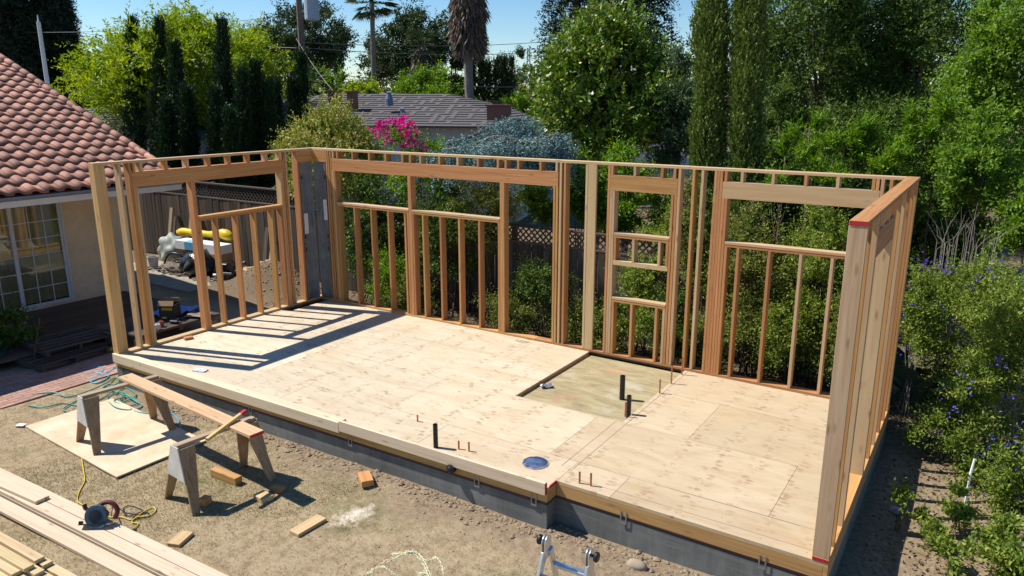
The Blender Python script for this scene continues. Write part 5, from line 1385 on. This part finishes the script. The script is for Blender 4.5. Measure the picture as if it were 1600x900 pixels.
bushtree('light_green_tree', 1575, 14.0, -60, 300, 92, 'light', 'light green leafy tree at the right edge above the flowers', 'tree', nsh=2600, nl=10, ll=0.115, lw=0.058, sl=0.5, shell=0.5, amp=0.4)
bushtree('light_green_tree', 1530, 13.0, 175, 330, 56, 'light', 'lower light green leafy tree spreading above the dead twigs', 'tree', nsh=1000, nl=10, ll=0.10, lw=0.052, sl=0.45, shell=0.45)
bushtree('light_green_tree', 1625, 12.2, 235, 420, 60, 'green', 'green leafy tree cut by the right edge of the picture', 'tree', nsh=900, nl=10, ll=0.11, lw=0.055, sl=0.45, shell=0.45)
bushtree('evergreen_tree', 1480, 14.5, 265, 470, 60, 'dark', 'dark shaded shrub tree beyond the right wall', 'tree', nsh=1100, nl=10, ll=0.10, lw=0.05, sl=0.45, shell=0.4, group='dark evergreen trees at the back right')
# dead twigs
dt = plant('dead_shrub', Vector((at(1510, 370, 12.4).x, at(1510, 370, 12.4).y, GZ)), 'grey leafless dead shrub above the purple flowers', 'dead shrub')
mb = MB()
for _ in range(34):
    s = at(random.uniform(1455, 1560), random.uniform(368, 400), 12.4+random.uniform(-.5, .5))-Vector(dt.location)
    e = s+Vector((random.gauss(0, .16), random.gauss(0, .16), random.uniform(0.2, 0.6)))
    mb.tube([s-Vector((0, 0, 0.9)), s, (s+e)/2+Vector((random.gauss(0, .04), 0, 0)), e], [0.005, 0.0045, 0.0035, 0.002], 4, False)
tw = mb.build('twig', M['palebark'], dt); tw['kind'] = 'stuff'
# purple potato bushes along the right side
def purplebush(px, d, pt, pb, hw, n, nf, label):
    t = bushtree('purple_flower_bush', px, d, pt, pb, hw, 'purpleleaf', label, 'bush', nsh=n, nl=11, ll=0.065, lw=0.027, sl=0.42, trunk=False, shell=0.4, amp=0.35, droop=0.25, group='purple flowering bushes on the right', bark='palebark')
    top = at(px, pt, d); bot = at(px, pb, d)
    c = (top+bot)*0.5
    k = max(3, nf//5)
    rx = hw*d/FPX
    cen, od = lobes(k, c, (rx*1.05, rx*1.05, (top.z-bot.z)*0.52), 0.3, 0.9, low=-0.5)
    B = np.repeat(cen, 5, 0)+rng.normal(size=(5*k, 3))*0.06
    fol('flower', shoots(B, np.repeat(od, 5, 0)+np.array([0, 0, 0.2]), 0.015, 5, 0.024, 0.021, 0.0, 1.0, 0.1, False), 'purple', t)
    return t
purplebush(1500, 10.8, 392, 640, 78, 2100, 130, 'purple flowering bush behind the middle of the right wall')
purplebush(1580, 9.6, 400, 700, 70, 1900, 120, 'tall purple flowering bush at the right picture edge')
purplebush(1432, 10.4, 395, 600, 32, 620, 60, 'purple flowering sprays leaning against the right wall')
purplebush(1512, 9.4, 565, 715, 46, 800, 90, 'low purple flowering bush where the path bends into shade')
purplebush(1592, 8.2, 650, 850, 42, 620, 60, 'purple flowering bush nearest the camera on the right')
for (px, d, pt, pb, hw, n, lab) in ((1500, 7.9, 745, 830, 26, 110, 'straggly green weed growing over the dirt path'), (1565, 7.4, 810, 900, 46, 260, 'leafy weed clump low at the right corner'), (1440, 8.3, 785, 812, 12, 26, 'small weed at the shadow edge of the right wall'), (1530, 8.8, 705, 760, 28, 130, 'leafy weed beside the white stake'), (1452, 7.7, 800, 872, 30, 60, 'sparse weed sprawling from the wall shadow'), (1490, 7.2, 830, 900, 34, 80, 'sparse weed in the middle of the dirt path near the camera'), (1410, 7.9, 740, 790, 16, 26, 'single weed stalk close to the bottom plate of the right wall'), (1590, 7.0, 850, 930, 40, 260, 'leafy weed in the lower right corner'), (1424, 9.6, 655, 690, 12, 50, 'small seedling in the shade close to the right wall')):
    bushtree('weed', px, d, pt, pb, hw, 'purpleleaf', lab, 'weed', nsh=n, nl=8, ll=0.075, lw=0.036, sl=0.22, trunk=False, shell=0.1, up=0.5, group='weeds on the right path')
bushtree('shade_bush', 5, 13.4, 478, 560, 44, 'dark', 'dark bush in the shade at the left picture edge', 'bush', nsh=500, nl=9, ll=0.10, lw=0.045, sl=0.35, trunk=False, shell=0.4)
# big grey green leaves in the shade beside the right wall
bl = plant('broad_leaf_plant', tuple(on_z(1428, 640, GZ)), 'plant with broad grey green leaves in the shade beside the right wall', 'plant')
M['broad'] = plain('broad_leaf', (0.07, 0.13, 0.085), (0.045, 0.09, 0.055), 8, 0.5)
for k in range(9):
    a = k*0.75; ln = random.uniform(0.55, 1.25); w = random.uniform(0.14, 0.22)
    ax = Vector((math.cos(a)*0.45, math.sin(a)*0.45, 1.0)).normalized(); sd = ax.cross(Vector((math.cos(a), math.sin(a), 0))).normalized()
    mb = MB(); rows = 7
    for r_ in range(rows+1):
        t = r_/rows
        wd = w*math.sin(math.pi*min(1, 0.08+0.92*t))**0.8*(0.25 if t < 0.35 else 1)
        c = ax*ln*t+Vector((math.cos(a), math.sin(a), 0))*0.35*t*t-Vector((0, 0, 0.25*t**3))
        for s in (-1, 0, 1): mb.v.append(tuple(c+sd*wd*s+Vector((0, 0, 0.03*abs(s)))))
    for r_ in range(rows):
        for s in range(2):
            q = r_*3+s; mb.f.append((q, q+1, q+4, q+3))
    mb.build('leaf', M['broad'], bl, smooth=True)
ws = MB().tube([on_z(1506, 800, GZ), on_z(1506, 800, GZ)+Vector((0.0, 0.02, 0.42)), on_z(1506, 800, GZ)+Vector((0.02, 0.06, 0.62))], [0.016, 0.015, 0.012], 7).build('white_stake', M['white'], None); tag(ws, 'thin white stake standing among the weeds on the right', 'stake')
st_ = lump('stone', (10.86, 2.65, gzf(10.86, 2.65)-0.02), (0.07, 0.06, 0.05), plain('pale_stone', (0.42, 0.41, 0.39), None, 9, 0.9), 'pale grey stone in the shadow beside the right wall', 'stone', 8, 2)
st2 = lump('stone', (8.9, 0.02, gzf(8.9, 0.02)-0.03), (0.11, 0.07, 0.06), plain('earth_stone', (0.34, 0.27, 0.19), None, 9, 0.95), 'tan stone against the foundation behind the ladder', 'stone', 9, 2)

# ---- grass blades, soil clods, litter
n = 150000
gx_ = rng.uniform(-0.4, 9.6, n); gy_ = rng.uniform(-3.9, 0.1, n)
dens = (1-dirtmask(gx_, gy_))*(0.35+0.65*smooth(-0.3, 0.35, gbump(gx_*0.9+2, gy_*0.9)))
keep = (rng.uniform(0, 1, n) < dens+0.03) & (gx_ > -0.42)
gx_, gy_ = gx_[keep], gy_[keep]; n = len(gx_)
P = np.stack([gx_, gy_, gz(gx_, gy_)-0.003], 1)
gr_ = smooth(0.15, 0.55, gbump(gx_*0.55+7, gy_*0.55+3))
rn = np.clip(rng.uniform(0.45, 1, n)-gr_*rng.uniform(0.3, 0.9, n), 0, 1)
gm = leafmesh('lawn_grass', P, np.stack([rng.normal(0, .7, n), rng.normal(0, .7, n), np.ones(n)*0.75], 1), rng.uniform(0.015, 0.045, n), 0.004, rn, 0.05)
lg = link('lawn_grass', gm, LF['grass']); tag(lg, 'short dry lawn grass with a few greener patches', 'grass', kind='stuff')
def scatter_rocks(name, pts, sizes, mat, label, cat):
    v = []; f = []
    ico = [(0, 0, 1), (0.9, 0, 0.4), (0.28, 0.85, 0.4), (-0.72, 0.53, 0.4), (-0.72, -0.53, 0.4), (0.28, -0.85, 0.4), (0, 0, -0.6)]
    fc = [(0, 1, 2), (0, 2, 3), (0, 3, 4), (0, 4, 5), (0, 5, 1), (6, 2, 1), (6, 3, 2), (6, 4, 3), (6, 5, 4), (6, 1, 5)]
    for (x, y, z), s in zip(pts, sizes):
        n0 = len(v); a = random.uniform(0, 6.28); ca, sa = math.cos(a), math.sin(a); sx, sy, sz = s*random.uniform(.7, 1.4), s*random.uniform(.7, 1.4), s*random.uniform(.5, .9)
        for p in ico:
            px, py, pz = p[0]*sx*random.uniform(.8, 1.2), p[1]*sy*random.uniform(.8, 1.2), p[2]*sz
            v.append((x+ca*px-sa*py, y+sa*px+ca*py, z+pz))
        f += [tuple(i+n0 for i in t) for t in fc]
    me = bpy.data.meshes.new(name); me.from_pydata(v, [], f)
    o = link(name, me, mat); return tag(o, label, cat, kind='stuff')
pts, sz = [], []
for _ in range(1100):
    x = random.uniform(1.5, 10.2); y = (yf(x) if x < NX else 0.30)-abs(random.gauss(0, 0.17))-0.02
    pts.append((x, y, gzf(x, y))); sz.append(min(0.05, 0.008+abs(random.gauss(0, 0.012))))
for _ in range(500):
    x = random.uniform(5.5, 10); y = random.uniform(-1.6, 0.1); pts.append((x, y, gzf(x, y))); sz.append(random.uniform(0.004, 0.014))
for _ in range(450):
    x = random.gauss(-3.1, 0.8); y = random.gauss(5.7, 0.4); pts.append((x, y, gzf(x, y))); sz.append(random.uniform(0.01, 0.04))
for _ in range(500):
    x = random.uniform(10.7, 12.6); y = random.uniform(-0.5, 6); pts.append((x, y, gzf(x, y))); sz.append(random.uniform(0.006, 0.02))
scatter_rocks('soil_clods', pts, sz, plain('soil_clod', (0.30, 0.225, 0.15), (0.20, 0.15, 0.10), 20, 0.95), 'loose soil clods along the foundation', 'soil')
# fallen leaves and twigs behind the back wall and along the right path
n = 9000
fx = np.concatenate([rng.uniform(-2, 11, n*2//3), rng.uniform(10.7, 13, n//3)]); fy = np.concatenate([rng.uniform(4.45, 6.4, n*2//3), rng.uniform(-0.5, 6, n//3)])
P = np.stack([fx, fy, gz(fx, fy)+rng.uniform(0.003, 0.03, len(fx))], 1)
LF['litter'] = leafmat('leaf_litter', [(0.10, 0.07, 0.04), (0.20, 0.14, 0.08), (0.30, 0.22, 0.12), (0.13, 0.13, 0.05)], 0.1, 0.9, 0.1)
lt = link('fallen_leaves', leafmesh('fallen_leaves', P, np.stack([rng.normal(0, 1, len(fx)), rng.normal(0, 1, len(fx)), rng.normal(0, .3, len(fx))], 1), rng.uniform(0.03, 0.08, len(fx)), rng.uniform(0.015, 0.04, len(fx)), rng.uniform(0, 1, len(fx))), LF['litter']); tag(lt, 'brown fallen leaves under the shrubs', 'leaf litter', kind='stuff')
# ------------------------------------------------------------------ beyond the garden: neighbour house, poles, palms, far trees
M['shingle'] = plain('brown_grey_shingle', (0.115, 0.10, 0.098), (0.075, 0.066, 0.066), 14, 0.9, 0.5, 30)
M['shade_tint_wall'] = plain('white_wall_shade_tint', (0.56, 0.58, 0.60), (0.50, 0.52, 0.55), 4, 0.8)  # white stucco, its bluish shade put into the colour
M['redbrick'] = plain('red_brick', (0.28, 0.13, 0.095), (0.20, 0.09, 0.065), 20, 0.9, 0.3, 40)
def shingled_house(name, c, sx, sy, zw, zr, label, rz=0.0, over=0.5, wall='shade_tint_wall', roofmat='shingle', course=0.30):
    """hip-roofed house; the shingle courses are stepped rows"""
    h = empty(name, (c[0], c[1], GZ), rz, label, 'house', 'houses beyond the yard')
    box('wall', -sx/2, sx/2, -sy/2, sy/2, 0, zw-GZ, M[wall], h)
    ax_, ay_ = sx/2+over, sy/2+over
    run = min(ax_, ay_)
    n = max(4, int(math.hypot(run, zr-zw)/course))
    mb = MB()
    for k in range(n):
        t0, t1 = k/n, (k+1)/n
        lift = 0.03
        P = []
        for t, dz in ((t0, lift), (t1, 0.0), (t0, -0.02)):
            xx, yy_ = ax_-run*t, ay_-run*t
            z = zw-GZ+(zr-zw)*t+dz
            P += [(-xx, -yy_, z), (xx, -yy_, z), (xx, yy_, z), (-xx, yy_, z)]
        F = []
        for s in range(4):
            a, b2 = s, (s+1) % 4
            F += [(a, b2, 4+b2, 4+a), (8+a, 8+b2, b2, a)]
        mb.poly(P, F)
    mb.poly([(-ax_, -ay_, zw-GZ-0.03), (ax_, -ay_, zw-GZ-0.03), (ax_, ay_, zw-GZ-0.03), (-ax_, ay_, zw-GZ-0.03)], [(3, 2, 1, 0)])
    ro = mb.build('roof', M[roofmat], h)
    # loose shingle tabs so that the courses read as shingles
    me_ = boxmesh(0.2, 0.27, 0.005, 0)
    sl = math.atan2(zr-zw, run)
    cnt = 0
    for k in range(n):
        t = (k+0.5)/n
        x = -(ax_-run*t)+0.2
        while x < ax_-run*t-0.2 and cnt < 260:
            if random.random() < 0.30:
                link('shingle', me_, M[roofmat+'2'], ro, (x, -(ay_-run*t), zw-GZ+(zr-zw)*t+0.028), (sl, 0, 0)); cnt += 1
            x += 0.34
    return h
M['shingle2'] = plain('brown_grey_shingle_tab', (0.12, 0.105, 0.102), (0.08, 0.07, 0.07), 14, 0.9, vary=0.08)
M['redroof'] = plain('red_tile_far', (0.36, 0.10, 0.07), (0.26, 0.07, 0.05), 14, 0.9); M['redroof2'] = plain('red_tile_far_tab', (0.36, 0.10, 0.07), None, 14, 0.9, vary=0.2)
c1 = at(605, 190, 32)
nh = shingled_house('neighbour_house', (c1.x, c1.y), 13.5, 8.0, 2.95, 4.12, 'neighbour house with a brown shingle hip roof behind the pink flowers', 0.30)
c2 = at(235, 200, 33)
shingled_house('neighbour_house', (c2.x, c2.y), 11, 8, 2.5, 3.75, 'grey shingle roofed house seen between the cypresses', 0.30)
c3 = at(470, 170, 44); shingled_house('far_house', (c3.x, c3.y), 7, 7, 2.7, 4.1, 'small far house with a grey roof behind the power pole', 0.2)
c4 = at(715, 170, 60); shingled_house('far_house', (c4.x, c4.y), 7, 6, 2.7, 4.0, 'far house with a red tile roof beside the tall palm', 0.4, roofmat='redroof')
c5 = at(1000, 190, 48); shingled_house('far_house', (c5.x, c5.y), 9, 6, 2.7, 4.1, 'pale far house hidden behind the magnolia', 0.2)
c6 = at(790, 185, 34); shingled_house('far_house', (c6.x, c6.y), 5, 5, 2.5, 3.3, 'low white far building right of the brick chimney', 0.4)
def chimney(px, py0, py1, d, w, mat, label, cap=True):
    p0 = at(px, py1, d); p1 = at(px, py0, d)
    o = empty('chimney', (p0.x, p0.y, p0.z-0.4), 0.3, label, 'chimney')
    h_ = p1.z-p0.z+0.4
    box('stack', -w/2, w/2, -w/2, w/2, 0, h_, mat, o)
    if cap: box('cap', -w/2-0.05, w/2+0.05, -w/2-0.05, w/2+0.05, h_+0.001, h_+0.07, mat, o)
    return o
chimney(780, 166, 186, 27.2, 0.72, M['redbrick'], 'brick chimney with a dark cowl above the blue cedar')
cw = chimney(779, 158, 166, 27.2, 0.36, M['abs'], 'dark metal cowl on top of the brick chimney', False)
chimney(551, 145, 158, 29.5, 0.32, M['redbrick'], 'small brick chimney on the shingle roof, right of the two'); chimney(553-30, 144, 150, 30.5, 0.4, M['redbrick'], 'small brick chimney on the shingle roof, left of the two')
for (px, py, l) in ((608, 152, 'grey roof vent box near the ridge of the shingle roof'), (629, 178, 'grey cone vent low on the shingle roof')):
    p = at(px, py+5, 28.8); o = MB().lathe([(0.16, -0.2), (0.15, 0.05), (0.08, 0.25), (0.10, 0.3), (0.02, 0.34)], 10).build('roof_vent', M['gutter'], None, p); tag(o, l, 'vent')

# power pole with transformer, wires
M['pole'] = plain('pole_wood', (0.17, 0.13, 0.10), (0.12, 0.09, 0.07), 8, 0.9)
def pole(px, d, ptop, r, label, mat='pole', name='power_pole', arm=True):
    p = at(px, ptop, d); t = empty(name, (p.x, p.y, GZ), 0.4, label, 'pole')
    MB().tube([(0, 0, -0.1), (0, 0, (p.z-GZ)*0.5), (0, 0, p.z-GZ)], [r, r*0.9, r*0.75], 9).build('shaft', M[mat], t)
    return t
pp1 = pole(463, 33, -60, 0.17, 'dark wooden power pole with a grey transformer above the cypresses')
ptz = at(473, 14, 32.6)
o = MB().lathe([(0.05, -0.5), (0.30, -0.45), (0.32, -0.4), (0.32, 0.4), (0.26, 0.46), (0.05, 0.5)], 14, Matrix.Translation(ptz-Vector(pp1.location))).build('transformer', plain('light_grey_tank', (0.40, 0.46, 0.55), None, 8, 0.5), pp1)
box('bracket', -0.1, 0.5, -0.05, 0.05, ptz.z-GZ-0.05, ptz.z-GZ+0.05, M['steel'], pp1)
pole(962, 42, -60, 0.15, 'thin wooden utility pole rising behind the magnolia')
pole(60, 40, 34, 0.13, 'pale metal pole before the dark redwood', 'fascia', 'metal_pole'); MB().tube([(0, 0, 0), (0, 0, 0.35)], [0.05, 0.02], 6).build('pole_tip', M['fascia'], bpy.data.objects['metal_pole'], (0, 0, at(60, 34, 40).z-GZ-0.001))
pole(480, 60, 78, 0.12, 'far thin utility pole behind the house roof')
def wire(a, b2, sag, r, label):
    A, B = at(*a), at(*b2)
    pts = [A.lerp(B, t)-Vector((0, 0, sag*4*t*(1-t))) for t in np.linspace(0, 1, 15)]
    o = MB().tube(pts, r, 4, False).build('overhead_wire', M['wire'], None); tag(o, label, 'wire', 'overhead power wires')
M['wire'] = plain('wire', (0.10, 0.10, 0.11), None, 9, 0.6)
wire((-60, 20, 70), (463, 75, 33), 0.5, 0.013, 'wire running from the pylon towards the transformer pole')
wire((463, 66, 33), (1000, 45, 60), 0.6, 0.016, 'upper wire running right from the transformer pole')
wire((463, 74, 33), (1000, 60, 60), 0.7, 0.016, 'lower wire running right from the transformer pole')
wire((463, 108, 33), (900, 130, 60), 0.5, 0.016, 'lowest wire running right below the palm crowns')
wire((463, 60, 33), (528, 150, 30), 0.15, 0.012, 'service wire dropping from the pole to the shingle roof')
wire((400, 30, 33), (-50, 45, 60), 0.4, 0.014, 'thin wire crossing the sky above the feathery tree')
def pylon(px, d, ptop, label):
    p = at(px, ptop, d); t = empty('pylon', (p.x, p.y, GZ), 0.5, label, 'pylon', 'steel lattice pylons far away')
    h_ = p.z-GZ; mb = MB()
    def w(z): return 0.9+3.2*(1-z/h_)**1.6
    n = 12
    for k in range(n):
        z0, z1 = h_*k/n, h_*(k+1)/n
        for s in range(4):
            def cn(i, z): a = (i % 4)*math.pi/2+math.pi/4; return Vector((w(z)*math.cos(a), w(z)*math.sin(a), z))
            mb.tube([cn(s, z0), cn(s, z1)], 0.26, 4, False); mb.tube([cn(s, z0), cn(s+1, z1)], 0.15, 4, False); mb.tube([cn(s+1, z0), cn(s, z1)], 0.15, 4, False)
    mb.build('lattice_tower', M['pylon'], t)
    for z in (0.97, 0.82, 0.67): MB().tube([(-4.2, 0, h_*z), (0, 0, h_*z+0.7), (4.2, 0, h_*z)], 0.16, 4).build('cross_arm', M['pylon'], t)
M['pylon'] = plain('blue_grey_steel', (0.30, 0.36, 0.44), None, 3, 0.6)
pylon(103, 330, 14, 'steel lattice pylon between the redwood and the feathery tree'); pylon(826, 420, 75, 'tiny far pylon left of the magnolia')

# palms
def palm(px, d, pcrown, label, trunk_w, skirt, fr=34, fl=1.6):
    c = at(px, pcrown, d); base = Vector((c.x, c.y, GZ)); t = plant('fan_palm', base, label, 'palm', 'fan palms')
    hz = c.z-GZ; r = trunk_w*d/FPX
    n = 26; pts = [(0.05*math.sin(k*0.3), 0, hz*k/n-0.05) for k in range(n+1)]
    mb = MB().tube(pts, [r*(1.25 if k == 0 else 1+0.06*(k % 2)-0.15*k/n) for k in range(n+1)], 12)
    mb.build('trunk', M['palmbark'], t, smooth=False)
    if skirt:
        ns = 900; z = rng.uniform(0, 1, ns); a = rng.uniform(0, 6.28, ns)
        top, w_ = skirt
        R = w_*d/FPX*(0.55+0.5*np.sin(np.pi*np.clip(z*0.9+0.1, 0, 1)))
        B = np.stack([c.x+np.cos(a)*R*0.75, c.y+np.sin(a)*R*0.75, c.z-top*(1-z)], 1)
        D = np.stack([np.cos(a)*0.25, np.sin(a)*0.25, -np.ones(ns)], 1)+rng.normal(0, .12, (ns, 3))
        fol('dead_frond_skirt', shoots(B, D, 0.7, 5, 0.55, 0.09, 0.1, 0.2, 0.1), 'deadpalm', t)
    Bs, Ds = [], []
    P_, D2, L2, W2, I2 = [], [], [], [], []
    for k in range(fr):
        a = k*2.4; el = random.uniform(-0.9, 1.3)
        d0 = np.array([math.cos(a)*math.cos(el), math.sin(a)*math.cos(el), math.sin(el)])
        hub = np.array(c)+d0*fl*0.55
        side = norm(np.cross(d0, [0, 0, 1.0])); up_ = np.cross(side, d0)
        for j in range(15):
            b_ = (j/14-0.5)*2.6
            dd = d0*math.cos(b_)+side*math.sin(b_)+np.array([0, 0, -0.25])+up_*0.1
            P_.append(hub); D2.append(dd); L2.append(fl*0.62); W2.append(fl*0.055); I2.append(k)
        for j in range(4):
            P_.append(np.array(c)+d0*fl*0.14*j); D2.append(d0); L2.append(fl*0.16); W2.append(fl*0.05); I2.append(k)
    fol('frond_crown', (np.array(P_), np.array(D2), np.array(L2), np.array(W2), np.array(I2)), 'palm', t)
M['palmbark'] = plain('palm_trunk', (0.24, 0.20, 0.17), (0.15, 0.12, 0.10), 12, 0.95, 0.6, 12)
palm(580, 46, 2, 'slim tall fan palm with a small crown above the shingle roof', 4.2, None, 44, 1.5)
palm(731, 32, -62, 'thick fan palm with a grey skirt of dead fronds', 7.5, (3.2, 26), 30, 1.5)
palm(661, 42, 72, 'short fan palm half hidden by the far oak', 5, (1.6, 15), 30, 1.0)
palm(482, 34, 128, 'low fan palm beside the power pole', 4, None, 26, 0.9)
# far trees
FT = [('oak_tree', 475, 62, 22, 125, 80, 'oak', 'wide dark oak behind the power pole', 3200, 0.28, 1.0), ('oak_tree', 650, 56, 24, 130, 62, 'oak', 'dark oak between the two palms', 3000, 0.26, 0.9), ('oak_tree', 592, 60, 62, 125, 32, 'oak', 'smaller dark oak around the slim palm trunk', 420, 0.3, 0.9),
      ('oak_tree', 705, 58, 60, 150, 28, 'oak', 'dark tree left of the thick palm trunk', 420, 0.3, 0.9), ('broad_tree', 672, 37, 104, 190, 52, 'green', 'round fresh green tree behind the shingle roof', 1100, 0.20, 0.8), ('broad_tree', 572, 40, 118, 170, 34, 'lime', 'small round lime green tree above the shingle roof ridge', 500, 0.2, 0.7),
      ('broad_tree', 530, 45, 108, 170, 26, 'green', 'small green tree beside the low palm', 330, 0.2, 0.7), ('broad_tree', 492, 46, 100, 170, 26, 'green', 'green tree behind the low palm', 330, 0.2, 0.7), ('poplar_tree', 748, 62, 50, 170, 15, 'green', 'upright bright green poplar right of the thick palm', 420, 0.26, 0.9),
      ('poplar_tree', 818, 64, 84, 165, 14, 'olive', 'upright pale green poplar left of the magnolia, nearer the pylon', 300, 0.26, 0.8), ('poplar_tree', 838, 66, 88, 165, 12, 'olive', 'upright pale green poplar touching the magnolia', 260, 0.26, 0.8), ('broad_tree', 785, 66, 75, 150, 16, 'olive', 'airy grey tree above the far cypress hedge', 240, 0.26, 0.8),
      ('broad_tree', 415, 36, 110, 260, 44, 'green', 'green bushy tree right of the cypress row', 900, 0.17, 0.7), ('broad_tree', 800, 32, 140, 215, 30, 'green', 'green bush behind the brick chimney', 380, 0.18, 0.6), ('broad_tree', 740, 33, 165, 215, 34, 'dark', 'dark bush at the foot of the thick palm', 380, 0.18, 0.6), ('broad_tree', 600, 80, 120, 175, 120, 'oak', 'long low far tree mass along the skyline', 900, 0.4, 1.2),
      ('broad_tree', 850, 85, 110, 180, 120, 'oak', 'far tree mass behind the magnolia', 900, 0.4, 1.2), ('broad_tree', 330, 70, 110, 190, 150, 'oak', 'far tree mass behind the feathery tree', 900, 0.4, 1.2), ('broad_tree', 1120, 60, 60, 200, 120, 'oak', 'far tree mass behind the tall cypresses', 900, 0.4, 1.2),
      ('broad_tree', 60, 75, 110, 190, 120, 'oak', 'far tree mass under the redwood', 700, 0.4, 1.2)]
for (nm, px, d, pt, pb, hw, leaf, lab, nsh, ll, sl_) in FT:
    bushtree(nm, px, d, pt, pb, hw, leaf, lab, 'tree', nsh=nsh, nl=9, ll=ll, lw=ll*0.5, sl=sl_, shell=0.5, amp=0.45, up=0.25, group='trees beyond the neighbouring roofs')
for i, px in enumerate((740, 752, 764, 776, 788, 799)):
    cypress(px, 55, 100+random.uniform(-4, 6), 190, 6.5, 'far hedge cypress, %s from the thick palm trunk' % nthw[i], 'cypress', 260, 0.3, 0.12, 'far cypress hedge')
cypress(530-1, 58, 62, 190, 7, 'single far cypress at the slim palm trunk', 'cypress', 300, 0.32, 0.12, 'far cypress hedge')
def redwood(px, d, ptop, pbot, hw, label, n=1500, leaf='redwood', tiers=26, ll=0.35):
    top = at(px, ptop, d); bot = at(px, pbot, d); base = Vector((top.x, top.y, GZ)); t = plant('redwood_tree', base, label, 'conifer', 'tall conifers')
    H = top.z-GZ; z0 = bot.z-GZ
    k = rng.integers(0, tiers, n); u = (k+rng.uniform(-0.2, 0.2, n))/tiers
    R = hw*d/FPX*np.clip((1.02-u)*1.25, 0.05, 1)
    a = rng.integers(0, 9, n)*0.7+k*1.9+rng.normal(0, .13, n)
    rr = R*rng.uniform(0.12, 1.0, n)
    B = np.stack([base.x+np.cos(a)*rr, base.y+np.sin(a)*rr, GZ+z0+(H-z0)*u-0.28*rr], 1)
    D = np.stack([np.cos(a), np.sin(a), -0.3*np.ones(n)], 1)+rng.normal(0, .25, (n, 3))
    fol('crown', shoots(B, D, ll*2.6, 9, ll, ll*0.30, 0.3, 0.7, 0.15), leaf, t)
    MB().tube([(0, 0, 0), (0, 0, H*0.5), (0, 0, H)], [0.45, 0.3, 0.04], 8).build('trunk', M['bark'], t)
redwood(30, 52, -150, 160, 62, 'broad dark redwood behind the tiled roof, the outer one', 4200, ll=0.45); redwood(72, 55, -90, 150, 22, 'narrower dark redwood nearer the pylon', 2400, ll=0.42); redwood(-25, 50, -150, 160, 50, 'dark redwood cut by the left picture edge', 2000, ll=0.45)
redwood(905, 46, -190, 90, 55, 'tall blue green conifer left behind the magnolia', 1700, tiers=20); redwood(1005, 42, -230, 130, 62, 'tall blue green conifer between magnolia and tall cypresses', 2300, tiers=20); redwood(950, 50, -100, 100, 40, 'tall blue green conifer in the middle behind the magnolia', 700, tiers=20)
# distant wooded skyline: one mass nobody could count
n = 7000
a = rng.uniform(-1.35, 0.75, n)+0.0
dist_ = rng.uniform(130, 200, n)
B = np.stack([CAM_LOC.x+np.sin(a)*dist_, CAM_LOC.y+np.cos(a)*dist_, GZ+rng.uniform(0, 1, n)**1.3*(5.0+2.2*np.sin(a*23)+1.5*np.sin(a*57))], 1)
D = rng.normal(0, 1, (n, 3))+np.array([0, 0, 0.8])
P, Dl, ll, lw, idx = shoots(B, D, 2.2, 6, 1.3, 0.7, 0.1, 0.8)
tl_ = link('far_woods', leafmesh('far_woods', P, Dl, ll, lw, rng.uniform(0, 1, len(P))), LF['oak']); tag(tl_, 'distant wooded skyline beyond the houses', 'woods', kind='stuff')
